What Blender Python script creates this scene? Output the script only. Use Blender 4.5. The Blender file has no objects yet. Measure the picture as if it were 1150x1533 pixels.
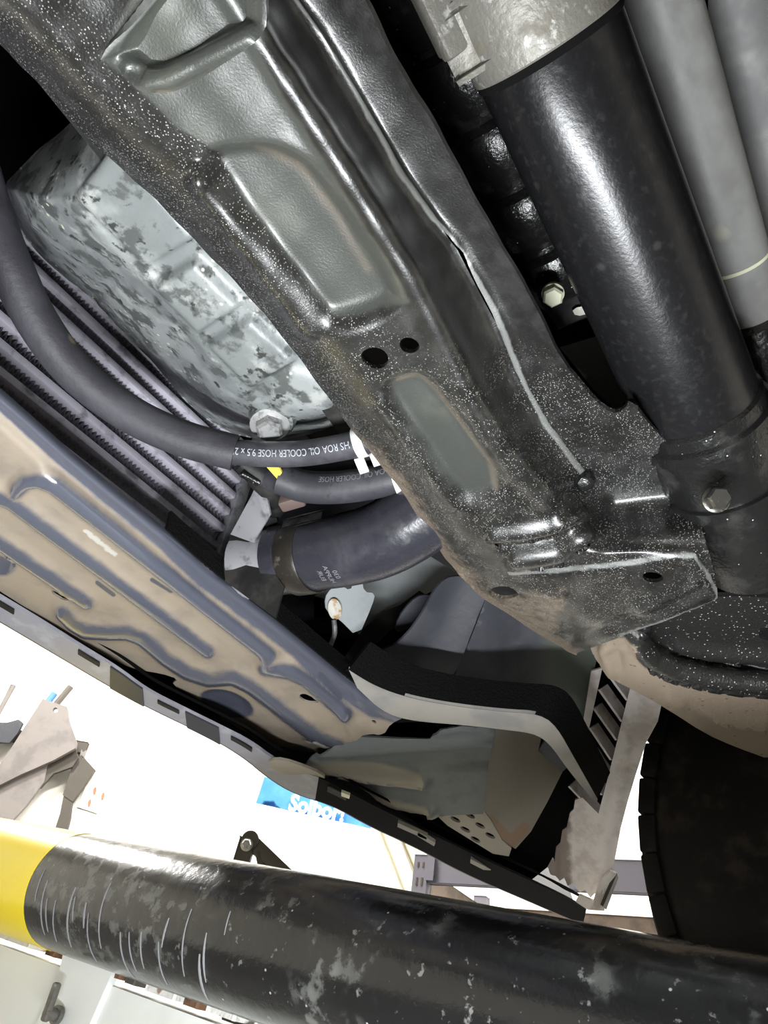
import bpy, bmesh, math, random
import numpy as np
from mathutils import Vector, Matrix
from mathutils.geometry import delaunay_2d_cdt

random.seed(4)
RNG = np.random.default_rng(4)
scene = bpy.context.scene
COL = scene.collection

# ------------------------------------------------------------------ camera
# World axes: X = across the vehicle (towards the wheel), Y = towards the
# vehicle's front bumper, Z = up.  Camera stands under the raised vehicle.
IW, IH, FPX = 1150.0, 1533.0, 1110.0
CX, CY = IW / 2, IH / 2
PITCH, ROLL = math.radians(37.0), math.radians(10.0)
LAT_VP = (1530.0, 1790.0)                 # vanishing point of the vehicle's cross axis
CAM = np.array([0.0, 0.0, 1.30])
_up = np.array([math.cos(PITCH) * math.sin(ROLL), math.cos(PITCH) * math.cos(ROLL), -math.sin(PITCH)])
_L = np.array([LAT_VP[0] - CX, -(LAT_VP[1] - CY), -FPX]); _L -= _up * (_L @ _up); _L /= np.linalg.norm(_L)
_F = np.cross(_up, _L)
MC = np.stack([_L, _F, _up])              # world = MC @ cam

cam_d = bpy.data.cameras.new('camera')
cam_d.sensor_fit = 'VERTICAL'; cam_d.sensor_height = 36.0
cam_d.lens = 36.0 * FPX / IH
cam_d.clip_start = 0.01; cam_d.clip_end = 100
cam_o = bpy.data.objects.new('camera', cam_d); COL.objects.link(cam_o)
_m = Matrix([list(MC[0]) + [CAM[0]], list(MC[1]) + [CAM[1]], list(MC[2]) + [CAM[2]], [0, 0, 0, 1]])
cam_o.matrix_world = _m
scene.camera = cam_o

# ------------------------------------------------------------------ world, lights, exposure
scene.view_settings.view_transform = 'Standard'
scene.view_settings.look = 'None'
scene.view_settings.gamma = 1.0
scene.view_settings.use_curve_mapping = False
scene.view_settings.exposure = 0.0
wd = bpy.data.worlds.new('world'); scene.world = wd; wd.use_nodes = True
wd.node_tree.nodes['Background'].inputs[0].default_value = (0.9, 0.95, 1.0, 1)
wd.node_tree.nodes['Background'].inputs[1].default_value = 0.3

AZ = math.atan2(MC[1] @ np.array([0, 0, -1.0]), MC[0] @ np.array([0, 0, -1.0]))   # the room is turned to the vehicle
RA = np.array([math.cos(AZ), math.sin(AZ), 0.0])      # room: towards the far wall
RB = np.array([math.sin(AZ), -math.cos(AZ), 0.0])     # room: to the right
CEIL_Z = 4.2

def area_light(name, loc, target, sx, sy, power, color):
    d = bpy.data.lights.new(name, 'AREA'); d.shape = 'RECTANGLE'; d.size = sx; d.size_y = sy
    d.energy = power; d.color = color
    o = bpy.data.objects.new(name, d); COL.objects.link(o)
    o.location = loc
    o.rotation_euler = (Vector(target) - Vector(loc)).to_track_quat('-Z', 'Y').to_euler()
    return o
for i, (a, b) in enumerate(((2.6, -2.3), (2.6, -0.6), (2.6, 1.1), (2.6, 2.8))):
    p = RA * a + RB * b
    area_light('ceiling_lamp_light', (p[0], p[1], CEIL_Z - 0.14), (p[0], p[1], 0), 1.2, 0.25, 150, (1.0, 0.97, 0.92))
# the mechanic's inspection lamp, held under the front axle
lamp_o = area_light('inspection_lamp_light', tuple(CAM + np.array([0.16, 0.11, -0.20])), tuple(CAM + np.array([0.22, 0.16, 0.5])), 0.36, 0.025, 10.5, (0.95, 0.98, 1.0))
lamp_o.data.shape = 'RECTANGLE'

# ------------------------------------------------------------------ pixel helpers
def ray(px, py):
    d = np.stack([(np.asarray(px, float) - CX) / FPX, -(np.asarray(py, float) - CY) / FPX, -np.ones_like(np.asarray(px, float))], -1)
    return d @ MC.T
def P(px, py, z):                          # point on the horizontal plane z above the camera
    d = ray(px, py); return CAM + d * (z / d[2])
def T(px, py, t):                          # point at depth t
    return CAM + ray(px, py) * t
def Zs(z):                                 # surface: height above the camera
    def f(px, py):
        d = ray(px, py); zz = z(px, py) if callable(z) else z
        return zz / d[:, 2]
    return f
def Pl(p, n):                              # surface: plane through p (world) with normal n
    p = np.asarray(p, float) - CAM; n = np.asarray(n, float)
    return lambda px, py: (p @ n) / (ray(px, py) @ n)
def Plz(p, n, z):                          # plane plus a shift of its depth
    g = Pl(p, n)
    return lambda px, py: g(px, py) + z(px, py)
def Tp(ctrl):                              # thin-plate surface through (px, py, depth)
    c = np.array(ctrl, float); n = len(c)
    X = c[:, :2] / 500.0
    def U(r): return np.where(r > 1e-9, r * r * np.log(np.maximum(r, 1e-9)), 0)
    K = U(np.linalg.norm(X[:, None] - X[None], axis=-1)) + 1e-4 * np.eye(n)
    Q = np.hstack([np.ones((n, 1)), X])
    A = np.zeros((n + 3, n + 3)); A[:n, :n] = K; A[:n, n:] = Q; A[n:, :n] = Q.T
    w = np.linalg.lstsq(A, np.concatenate([1.0 / c[:, 2], np.zeros(3)]), rcond=None)[0]
    def f(px, py):
        x = np.stack([px, py], -1) / 500.0
        return 1.0 / (U(np.linalg.norm(x[:, None] - X[None], axis=-1)) @ w[:n] + w[n] + x @ w[n + 1:])
    return f
def tz(px, py, z): return z / ray(px, py)[2]

def sm(a, b, x):
    t = np.clip((x - a) / (b - a), 0, 1); return t * t * (3 - 2 * t)
def pdist(px, py, pl, signed=False):
    pl = np.asarray(pl, float); p = np.stack([px, py], -1)
    best = np.full(len(p), 1e9); sg = np.ones(len(p))
    for a, b in zip(pl[:-1], pl[1:]):
        ab = b - a; L2 = max(ab @ ab, 1e-9)
        t = np.clip(((p - a) @ ab) / L2, 0, 1)
        q = p - (a + t[:, None] * ab); d = np.sqrt((q * q).sum(-1))
        s = np.sign(ab[0] * q[:, 1] - ab[1] * q[:, 0])
        m = d < best - 1e-6
        best = np.where(m, d, best); sg = np.where(m, s, sg)
    return best * np.where(sg == 0, 1, sg) if signed else best
def inpoly(px, py, pl):
    pl = np.asarray(pl, float); r = np.zeros(len(px), bool)
    x1, y1 = pl[:, 0], pl[:, 1]; x2, y2 = np.roll(x1, -1), np.roll(y1, -1)
    for a, b, c, d in zip(x1, y1, x2, y2):
        if b == d: continue
        m = (b > py) != (d > py)
        r ^= m & (px < (c - a) * (py - b) / (d - b) + a)
    return r
def sdf(px, py, pl):                       # + inside
    d = pdist(px, py, list(pl) + [pl[0]])
    return np.where(inpoly(px, py, pl), d, -d)
def chaikin(pl, n=2, closed=True):
    pl = [np.array(p, float) for p in pl]
    for _ in range(n):
        q = []
        k = len(pl)
        rng = range(k) if closed else range(k - 1)
        if not closed: q.append(pl[0])
        for i in rng:
            a, b = pl[i], pl[(i + 1) % k]
            q += [a * .75 + b * .25, a * .25 + b * .75]
        if not closed: q.append(pl[-1])
        pl = q
    return [tuple(p) for p in pl]
def resample(pl, step, closed=True):
    pl = np.array(list(pl) + ([pl[0]] if closed else []), float); out = []
    for a, b in zip(pl[:-1], pl[1:]):
        k = max(1, int(round(np.linalg.norm(b - a) / step)))
        for i in range(k): out.append(a + (b - a) * i / k)
    if not closed: out.append(pl[-1])
    return np.array(out)
def ell(cx, cy, rx, ry, rot=0, n=20):
    c, s = math.cos(math.radians(rot)), math.sin(math.radians(rot))
    return [(cx + rx * math.cos(a) * c - ry * math.sin(a) * s, cy + rx * math.cos(a) * s + ry * math.sin(a) * c)
            for a in [2 * math.pi * i / n for i in range(n)]]
# relief features (metres towards the viewer of the face)
def stroke(pl, hw, h, flat=0.3):
    return lambda px, py: h * (1 - sm(flat * hw, hw, pdist(px, py, pl)))
def pocket(pl, h, bevel):
    return lambda px, py: h * sm(-bevel * .5, bevel * .5, sdf(px, py, pl))

# ------------------------------------------------------------------ object helpers
def root(name, label, cat, loc, group=None):
    o = bpy.data.objects.new(name, None); COL.objects.link(o); o.empty_display_size = 0.02
    o.location = loc; o['label'] = label; o['category'] = cat
    if group: o['group'] = group
    return o
def tag(o, label, cat, group=None):
    o['label'] = label; o['category'] = cat
    if group: o['group'] = group
    return o
WPOS = {}
def wpos(o):
    if o.name in WPOS: return WPOS[o.name]
    return np.array(o.location)
def mk(name, verts, faces, mat, parent=None, smooth=True, angle=40, attrs=None, label=None):
    verts = np.asarray(verts, float)
    if parent is not None: base = wpos(parent)
    else:
        base = np.array([verts[:, 0].mean(), verts[:, 1].mean(), verts[:, 2].min()])
    me = bpy.data.meshes.new(name)
    me.from_pydata((verts - base).tolist(), [], [list(map(int, f)) for f in faces])
    me.update()
    if attrs:
        for k, v in attrs.items():
            a = me.attributes.new(k, 'FLOAT', 'POINT'); a.data.foreach_set('value', np.asarray(v, np.float32))
    if smooth:
        me.shade_smooth(); me.set_sharp_from_angle(angle=math.radians(angle))
    if mat: me.materials.append(mat)
    o = bpy.data.objects.new(name, me); COL.objects.link(o)
    if parent is not None: o.parent = parent; WPOS[o.name] = base
    else: o.location = base; WPOS[o.name] = base
    if label: o['label'] = label
    return o
def fix_normals(o):
    bm = bmesh.new(); bm.from_mesh(o.data); bmesh.ops.recalc_face_normals(bm, faces=bm.faces); bm.to_mesh(o.data); bm.free()
    return o

def sheet(name, outline, surf, mat, parent=None, step=7, thick=0.002, holes=(), feats=(), attrs=None, smooth=1, angle=50, away=None, label=None, relax=2):
    """A formed sheet: outline and relief laid out over the face, true thickness behind it."""
    if smooth: outline = chaikin(outline, smooth)
    ol = resample(outline, step)
    hl = [resample(h, max(2.0, step * .7)) for h in holes]
    lo_, hi_ = ol.min(0), ol.max(0)
    gx, gy = np.meshgrid(np.arange(lo_[0], hi_[0], step), np.arange(lo_[1], hi_[1], step * .87))
    gx = gx + (np.arange(gx.shape[0]) % 2)[:, None] * step * .5
    gx, gy = gx.ravel(), gy.ravel()
    keep = sdf(gx, gy, ol) > step * .45
    for h in hl: keep &= sdf(gx, gy, h) < -step * .4
    pts = [ol] + hl + [np.stack([gx, gy], -1)[keep]]
    edges = []; k = 0
    for l in [ol] + hl:
        n = len(l); edges += [(k + i, k + (i + 1) % n) for i in range(n)]; k += n
    allp = np.vstack(pts)
    r = delaunay_2d_cdt([Vector(p) for p in allp], edges, [], 0, 1e-4)
    v2 = np.array([tuple(v) for v in r[0]]); tri = np.array([f for f in r[2] if len(f) == 3])
    c = v2[tri].mean(1)
    ok = inpoly(c[:, 0], c[:, 1], ol)
    for h in hl: ok &= ~inpoly(c[:, 0], c[:, 1], h)
    tri = tri[ok]
    used = np.unique(tri); mp = np.full(len(v2), -1); mp[used] = np.arange(len(used))
    v2 = v2[used]; tri = mp[tri]
    px, py = v2[:, 0], v2[:, 1]
    d = ray(px, py); t = surf(px, py)
    V = CAM + d * t[:, None]
    def normals(V):
        fn = np.cross(V[tri[:, 1]] - V[tri[:, 0]], V[tri[:, 2]] - V[tri[:, 0]])
        flip = ((V[tri].mean(1) - CAM) * fn).sum(-1) > 0
        fn[flip] *= -1
        N = np.zeros_like(V)
        for i in range(3): np.add.at(N, tri[:, i], fn)
        return N / np.maximum(np.linalg.norm(N, axis=1, keepdims=True), 1e-12), flip
    N, flip = normals(V)
    if feats:
        h = sum(f(px, py) for f in feats)
        e2 = np.vstack([tri[:, [0, 1]], tri[:, [1, 2]], tri[:, [2, 0]]]); deg = np.bincount(e2.ravel(), minlength=len(h))
        for _ in range(relax):
            acc = np.bincount(e2[:, 0], h[e2[:, 1]], len(h)) + np.bincount(e2[:, 1], h[e2[:, 0]], len(h))
            h = .4 * h + .6 * acc / deg
        V = V + N * h[:, None]
        N, flip = normals(V)
    tri2 = tri.copy(); tri2[flip] = tri2[flip][:, ::-1]
    off = -N * thick if away is None else np.asarray(away, float)[None] * thick
    n = len(V)
    faces = tri2.tolist() + (tri2[:, ::-1] + n).tolist()
    ed = {}
    for f in tri2:
        for i in range(3):
            a, b = int(f[i]), int(f[(i + 1) % 3]); ed[(a, b)] = ed.get((a, b), 0) + 1
    rimv = []; kk = 2 * n
    for (a, b) in list(ed):
        if (b, a) not in ed:
            faces.append([kk, kk + 1, kk + 2, kk + 3]); kk += 4; rimv += [b, a, a + n, b + n]
    rimv = np.array(rimv, int)
    A = None
    if attrs:
        A = {}
        for k2, f in attrs.items():
            v = f(px, py); v = np.concatenate([v, v]); A[k2] = np.concatenate([v, v[rimv]])
    VV = np.vstack([V, V + off])
    return mk(name, np.vstack([VV, VV[rimv]]), faces, mat, parent, True, 100, A, label)

def catmull(pts, n=8):
    pts = [np.array(p, float) for p in pts]
    if len(pts) < 3: return [pts[0] + (pts[-1] - pts[0]) * i / n for i in range(n + 1)]
    q = [2 * pts[0] - pts[1]] + pts + [2 * pts[-1] - pts[-2]]
    out = []
    for i in range(1, len(q) - 2):
        a, b, c, d = q[i - 1:i + 3]
        for j in range(n):
            t = j / n
            out.append(.5 * (2 * b + (c - a) * t + (2 * a - 5 * b + 4 * c - d) * t * t + (3 * b - a - 3 * c + d) * t ** 3))
    out.append(pts[-1]); return out
def frames(path, up0=(0, 0, 1)):
    path = np.array(path); tg = np.gradient(path, axis=0); tg /= np.linalg.norm(tg, axis=1, keepdims=True)
    u = np.array(up0, float); us = []
    for t in tg:
        u = u - t * (u @ t); u /= np.linalg.norm(u); us.append(u)
    us = np.array(us); return path, tg, us, np.cross(tg, us)
def tube(name, pts, r, mat, parent=None, seg=20, n=8, curve=True, angle=50, flat=1.0, label=None, up0=(0, 0, 1)):
    path = catmull(pts, n) if curve else [np.array(p, float) for p in pts]
    path, tg, U, Vv = frames(path, up0)
    m = len(path)
    if callable(r): R = np.array([r(i / (m - 1)) for i in range(m)])
    elif np.ndim(r): R = np.interp(np.linspace(0, 1, m), np.linspace(0, 1, len(r)), r)
    else: R = np.full(m, r)
    V = []; F = []
    for i in range(m):
        for j in range(seg):
            a = 2 * math.pi * j / seg
            V.append(path[i] + R[i] * (math.cos(a) * U[i] * flat + math.sin(a) * Vv[i]))
    for i in range(m - 1):
        for j in range(seg):
            k = (j + 1) % seg
            F.append([i * seg + j, i * seg + k, (i + 1) * seg + k, (i + 1) * seg + j])
    F.append(list(range(seg))[::-1]); F.append([(m - 1) * seg + j for j in range(seg)])
    o = mk(name, V, F, mat, parent, True, angle, None, label)
    return fix_normals(o)
def lathe(name, p0, ax, prof, mat, parent=None, seg=32, angle=35, label=None, wob=None):
    """prof: (distance along the axis, radius)"""
    p0 = np.array(p0, float); ax = np.array(ax, float); ax /= np.linalg.norm(ax)
    u = np.cross(ax, (0, 0, 1.0) if abs(ax[2]) < .9 else (1.0, 0, 0)); u /= np.linalg.norm(u); w = np.cross(ax, u)
    V = []; F = []; m = len(prof)
    for i, (s, r) in enumerate(prof):
        for j in range(seg):
            a = 2 * math.pi * j / seg
            rr = r * (wob(s, a) if wob else 1)
            V.append(p0 + ax * s + rr * (math.cos(a) * u + math.sin(a) * w))
    for i in range(m - 1):
        for j in range(seg):
            k = (j + 1) % seg
            F.append([i * seg + j, i * seg + k, (i + 1) * seg + k, (i + 1) * seg + j])
    F.append(list(range(seg))[::-1]); F.append([(m - 1) * seg + j for j in range(seg)])
    return fix_normals(mk(name, V, F, mat, parent, True, angle, None, label))
def obox(name, c, ax, half, mat, parent=None, bev=0.0, label=None):
    """box with centre c, three axes and half sizes, edges chamfered"""
    c = np.array(c, float); A = [np.array(a, float) / np.linalg.norm(a) for a in ax]
    bm = bmesh.new(); bmesh.ops.create_cube(bm, size=2.0)
    for v in bm.verts:
        v.co = Vector(c + sum(A[i] * half[i] * v.co[i] for i in range(3)))
    if bev: bmesh.ops.bevel(bm, geom=list(bm.edges), offset=bev, segments=2, affect='EDGES', profile=.5)
    bmesh.ops.recalc_face_normals(bm, faces=bm.faces)
    bm.verts.index_update()
    V = [tuple(v.co) for v in bm.verts]; F = [[v.index for v in f.verts] for f in bm.faces]; bm.free()
    return mk(name, V, F, mat, parent, bool(bev), 35, None, label)
WX, WY, WZ = (1, 0, 0), (0, 1, 0), (0, 0, 1)
def bolt(name, p, n, af, h, mat, parent, washer=1.6):
    n = np.array(n, float); n /= np.linalg.norm(n)
    b = lathe(name, np.array(p) - n * .001, n, [(0, af * .62), (h * .8, af * .62), (h, af * .5)], mat, parent, seg=6, angle=20)
    if washer: lathe('flange', np.array(p) - n * .002, n, [(0, af * .5 * washer), (.0025, af * .5 * washer), (.0035, af * .55)], mat, b, seg=24)
    return b
def strip(name, a, b, mat, parent=None, thick=.002, away=None, label=None):
    """a band between two 3-D rows of points"""
    a = np.array(a); b = np.array(b); n = len(a)
    V = list(a) + list(b)
    nn = np.zeros(3)
    for i in range(n - 1): nn += np.cross(b[i] - a[i], a[i + 1] - a[i])
    nn /= np.linalg.norm(nn)
    off = nn * thick if away is None else np.array(away) * thick
    V = np.array(V); V = np.vstack([V, V + off]); F = []
    for i in range(n - 1):
        F.append([i, i + 1, n + i + 1, n + i]); F.append([2 * n + i, 3 * n + i, 3 * n + i + 1, 2 * n + i + 1])
        F.append([i, 2 * n + i, 2 * n + i + 1, i + 1]); F.append([n + i, n + i + 1, 3 * n + i + 1, 3 * n + i])
    F.append([0, n, 3 * n, 2 * n]); F.append([n - 1, 3 * n - 1, 4 * n - 1, 2 * n - 1][::1])
    return fix_normals(mk(name, V, F, mat, parent, True, 40, None, label))
def text_mesh(body, size, extrude=0.0, bold=0.0):
    cu = bpy.data.curves.new('t', 'FONT'); cu.body = body; cu.size = size; cu.extrude = extrude; cu.align_x = 'CENTER'; cu.align_y = 'CENTER'
    cu.resolution_u = 3; cu.offset = bold
    o = bpy.data.objects.new('t', cu); COL.objects.link(o)
    dg = bpy.context.evaluated_depsgraph_get(); dg.update()
    me = bpy.data.meshes.new_from_object(o.evaluated_get(dg))
    V = np.array([tuple(v.co) for v in me.vertices]); F = [list(p.vertices) for p in me.polygons]
    bpy.data.objects.remove(o); bpy.data.meshes.remove(me); bpy.data.curves.remove(cu)
    return V, F

# ------------------------------------------------------------------ materials
def mat(name, base, rough=.5, metal=0.0, layers=(), bump=None, spec=.5, coat=0.0, scale=(1, 1, 1), crough=.15):
    """layers: (colour, kind, params, rough|None[, metal]); kinds noise(scale,lo,hi,detail), vor(scale,size,density), attr(name,lo,hi,amp,scale)"""
    m = bpy.data.materials.new(name); m.use_nodes = True
    nt = m.node_tree; N = nt.nodes; L = nt.links
    b = N['Principled BSDF']
    b.inputs['Specular IOR Level'].default_value = spec
    b.inputs['Coat Weight'].default_value = coat; b.inputs['Coat Roughness'].default_value = crough
    tc = N.new('ShaderNodeTexCoord'); mp = N.new('ShaderNodeMapping'); mp.inputs['Scale'].default_value = scale
    L.new(tc.outputs['Object'], mp.inputs[0]); co = mp.outputs[0]
    def noise(s, d=4, dist=0.0):
        n = N.new('ShaderNodeTexNoise'); n.inputs['Scale'].default_value = s; n.inputs['Detail'].default_value = d
        n.inputs['Distortion'].default_value = dist; n.inputs['Roughness'].default_value = .6
        L.new(co, n.inputs['Vector']); return n.outputs[0]
    def rng(v, lo, hi):
        r = N.new('ShaderNodeMapRange'); r.interpolation_type = 'SMOOTHSTEP'
        r.inputs[1].default_value = lo; r.inputs[2].default_value = hi
        L.new(v, r.inputs[0]); return r.outputs[0]
    def mth(op, a, c):
        k = N.new('ShaderNodeMath'); k.operation = op
        for i, x in enumerate((a, c)):
            if isinstance(x, (int, float)): k.inputs[i].default_value = x
            else: L.new(x, k.inputs[i])
        return k.outputs[0]
    def fac(kind, p):
        if kind == 'noise': return rng(noise(p[0], p[3] if len(p) > 3 else 4), p[1], p[2])
        if kind == 'vor':
            v = N.new('ShaderNodeTexVoronoi'); v.inputs['Scale'].default_value = p[0]; L.new(co, v.inputs['Vector'])
            d = rng(v.outputs['Distance'], p[1], p[1] * .4)
            sep = N.new('ShaderNodeSeparateColor'); L.new(v.outputs['Color'], sep.inputs[0])
            return mth('MULTIPLY', d, mth('LESS_THAN', sep.outputs[0], p[2]))
        if kind == 'attr':
            a = N.new('ShaderNodeAttribute'); a.attribute_name = p[0]
            v = a.outputs['Fac']
            if len(p) > 3: v = mth('ADD', v, mth('MULTIPLY', mth('SUBTRACT', noise(p[4], 6), .5), p[3]))
            return rng(v, p[1], p[2])
        if kind == 'mul':
            r = None
            for kk, pp in p:
                f = fac(kk, pp); r = f if r is None else mth('MULTIPLY', r, f)
            return r
        if kind == 'inv': return mth('SUBTRACT', 1.0, fac(*p))
        if kind == 'wave':
            w = N.new('ShaderNodeTexWave'); w.inputs['Scale'].default_value = p[0]; w.inputs['Distortion'].default_value = p[1]
            w.bands_direction = p[4]; w.inputs['Detail'].default_value = 2
            L.new(co, w.inputs['Vector']); return rng(w.outputs['Fac'], p[2], p[3])
    def rgb(c):
        k = N.new('ShaderNodeRGB'); k.outputs[0].default_value = (*c, 1); return k.outputs[0]
    c = rgb(base); r = None; mt = None
    rv = N.new('ShaderNodeValue'); rv.outputs[0].default_value = rough; r = rv.outputs[0]
    mv = N.new('ShaderNodeValue'); mv.outputs[0].default_value = metal; mt = mv.outputs[0]
    for ly in layers:
        f = fac(ly[1], ly[2])
        amt = ly[5] if len(ly) > 5 else 1.0
        if amt != 1.0: f = mth('MULTIPLY', f, amt)
        x = N.new('ShaderNodeMix'); x.data_type = 'RGBA'; L.new(f, x.inputs['Factor']); L.new(c, x.inputs[6]); L.new(rgb(ly[0]), x.inputs[7]); c = x.outputs[2]
        if len(ly) > 3 and ly[3] is not None:
            x = N.new('ShaderNodeMix'); L.new(f, x.inputs[0]); L.new(r, x.inputs[2]); x.inputs[3].default_value = ly[3]; r = x.outputs[0]
        if len(ly) > 4 and ly[4] is not None:
            x = N.new('ShaderNodeMix'); L.new(f, x.inputs[0]); L.new(mt, x.inputs[2]); x.inputs[3].default_value = ly[4]; mt = x.outputs[0]
    L.new(c, b.inputs['Base Color']); L.new(r, b.inputs['Roughness']); L.new(mt, b.inputs['Metallic'])
    if bump:
        h = None
        for (s, st) in bump:
            v = mth('MULTIPLY', noise(s, 4), st); h = v if h is None else mth('ADD', h, v)
        bn = N.new('ShaderNodeBump'); bn.inputs['Strength'].default_value = 1.0; bn.inputs['Distance'].default_value = 1.0
        L.new(h, bn.inputs['Height']); L.new(bn.outputs[0], b.inputs['Normal'])
    return m
def emis(name, color, s):
    m = bpy.data.materials.new(name); m.use_nodes = True; b = m.node_tree.nodes['Principled BSDF']
    b.inputs['Base Color'].default_value = (*color, 1); b.inputs['Emission Color'].default_value = (*color, 1); b.inputs['Emission Strength'].default_value = s
    return m

m_frame = mat('gritty_frame_paint', (.010, .010, .0095), .30, .2, layers=[
    ((.026, .026, .025), 'noise', (60, .4, .7), None),
    ((.038, .041, .037), 'attr', ('clean', .35, .65, .5, 45), .40, .15),
    ((.060, .064, .052), 'mul', [('attr', ('clean', .35, .65, .5, 45)), ('noise', (18, .5, .75))], .5),
    ((.115, .088, .063), 'attr', ('dirt', .3, .9, 1.0, 110), .85, 0.0),
    ((.085, .068, .05), 'attr', ('rust', .3, .9, .4, 60), .6, 0.0, .6),
    ((.15, .155, .15), 'attr', ('edge', .4, .7, .5, 120), .40, .3),
    ((.26, .26, .24), 'mul', [('vor', (900, .38, .60)), ('noise', (50, .34, .56)), ('attr', ('grit', .2, .9)), ('inv', ('attr', ('clean', .35, .6, .5, 45)))], .5, 0.0),
    ((.46, .46, .43), 'mul', [('vor', (560, .22, .16)), ('attr', ('grit', .1, .9)), ('inv', ('attr', ('clean', .35, .6, .5, 45)))], .5, 0.0),
], bump=[(900, .00022)], spec=.5, coat=.45, crough=.24)
m_black_gloss = mat('glossy_black_paint', (.008, .008, .008), .22, 0, layers=[
    ((.03, .03, .028), 'noise', (40, .5, .8), .4), ((.5, .5, .48), 'vor', (330, .2, .06), .5)], bump=[(260, .0006)])
m_black = mat('dull_black_steel', (.010, .010, .010), .55, spec=.3, layers=[((.03, .028, .026), 'noise', (35, .45, .7), .7)], bump=[(200, .0004)])
m_void = mat('matt_near_black', (.004, .004, .004), .95, spec=.05)  # near-black standing in for unlit depth behind parts; also the seal's black
m_pan = mat('weathered_cast_aluminium', (.175, .19, .19), .42, .2, layers=[
    ((.27, .285, .285), 'noise', (16, .48, .62, 8), .48), ((.085, .092, .09), 'noise', (44, .50, .58, 8), .45),
    ((.34, .355, .345), 'noise', (28, .57, .66, 8), .5),
    ((.04, .043, .04), 'noise', (95, .59, .66, 8), .4), ((.60, .60, .46), 'mul', [('vor', (220, .33, .4)), ('noise', (9, .56, .62))], .5)], bump=[(60, .0003), (300, .0002)])
m_alu = mat('raw_cast_aluminium', (.135, .13, .115), .5, .3, layers=[((.12, .11, .09), 'noise', (90, .5, .7), .7), ((.30, .30, .28), 'noise', (140, .58, .7), .5)], bump=[(250, .0006)])
m_tube = mat('satin_black_axle_paint', (.009, .009, .010), .29, .3, layers=[
    ((.018, .018, .019), 'noise', (220, .5, .75), .35), ((.022, .022, .021), 'vor', (60, .2, .12), .4)], bump=[(500, .00012)])
m_greytube = mat('grey_steel_pipe', (.23, .235, .23), .62, .05, layers=[((.18, .18, .176), 'noise', (16, .42, .6), .5), ((.34, .34, .26), 'vor', (34, .34, .22), .6)], bump=[(120, .0003)])
m_greytube2 = mat('dark_grey_steel_pipe', (.11, .112, .112), .65, .05, layers=[((.15, .15, .145), 'noise', (14, .45, .6), .5)], bump=[(150, .0003)])
m_hose = mat('black_rubber_hose', (.030, .030, .037), .55, layers=[((.06, .058, .068), 'noise', (30, .45, .7), .6), ((.012, .012, .014), 'noise', (80, .55, .7), .5)], bump=[(150, .0003)])
m_sleeve = mat('foam_sleeve_rubber', (.022, .021, .027), .58, layers=[((.045, .043, .053), 'noise', (14, .42, .65), .7), ((.16, .13, .09), 'vor', (50, .25, .08), .8)], bump=[(90, .0008)])
m_radhose = mat('shiny_radiator_hose_rubber', (.022, .0225, .030), .27, layers=[((.034, .034, .044), 'noise', (26, .45, .7), .4), ((.02, .02, .025), 'noise', (60, .55, .68), .5)], bump=[(60, .0005)])
m_print = mat('white_hose_print', (.36, .38, .42), .7)
m_printdim = mat('faded_hose_print', (.16, .16, .17), .8)
m_clampw = mat('white_spring_clamp', (.62, .63, .62), .4, .1)
m_clampb = mat('blackened_hose_clamp', (.03, .026, .022), .4, .5, layers=[((.14, .12, .10), 'noise', (120, .58, .7), .4)], bump=[(150, .0004)])
m_radtube = mat('lilac_aluminium_tube', (.48, .46, .53), .5, .25, layers=[((.20, .19, .22), 'noise', (60, .5, .7), .6)])
m_radfin = mat('aluminium_cooling_fin', (.36, .35, .39), .6, .2)
m_bracket = mat('bare_steel_bracket', (.30, .30, .32), .5, .3, layers=[((.14, .14, .15), 'noise', (70, .5, .68), .6)])
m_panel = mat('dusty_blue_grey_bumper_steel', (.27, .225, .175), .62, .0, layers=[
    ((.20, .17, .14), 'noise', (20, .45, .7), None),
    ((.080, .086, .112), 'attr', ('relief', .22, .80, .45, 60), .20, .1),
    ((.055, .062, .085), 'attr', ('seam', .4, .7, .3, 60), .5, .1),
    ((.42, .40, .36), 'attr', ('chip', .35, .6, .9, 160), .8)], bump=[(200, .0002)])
m_lip = mat('grey_plastic_bumper_lip', (.25, .25, .29), .34, 0, layers=[((.33, .33, .37), 'noise', (40, .5, .7), .45)], bump=[(120, .0003)])
m_lipend = mat('black_plastic_lip_end', (.008, .008, .009), .85, spec=.08)
m_lipdark = mat('dark_plastic_tab', (.035, .036, .045), .45)
m_foam = mat('black_foam_strip', (.006, .006, .006), .95, bump=[(400, .002)], spec=.08)
m_shield = mat('slate_plastic_splash_shield', (.042, .044, .055), .55, 0, layers=[((.066, .069, .080), 'noise', (12, .45, .65), .6), ((.10, .115, .10), 'attr', ('moss', .3, .9, .2, 20), .65)], bump=[(90, .0004)])
m_white = mat('pale_grey_painted_body_steel', (.30, .325, .335), .45, 0, layers=[((.24, .26, .27), 'noise', (14, .45, .65), None)])
m_rusty = mat('rust_stained_white_washer', (.60, .58, .52), .6, 0, layers=[((.40, .24, .08), 'noise', (90, .52, .66), .7)])
m_brace = mat('pale_dusty_brace_steel', (.30, .285, .26), .55, .1, layers=[((.22, .215, .21), 'noise', (14, .45, .65), .5)], bump=[(120, .0002)])
m_duct = mat('dusty_green_grey_plastic', (.125, .138, .138), .5, 0, layers=[
    ((.10, .11, .11), 'noise', (30, .5, .7), None), ((.28, .255, .215), 'attr', ('dust', .3, .8, .3, 25), .7),
    ((.30, .20, .14), 'attr', ('scuff', .4, .7, .5, 80), .7)], bump=[(150, .0004)])
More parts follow.
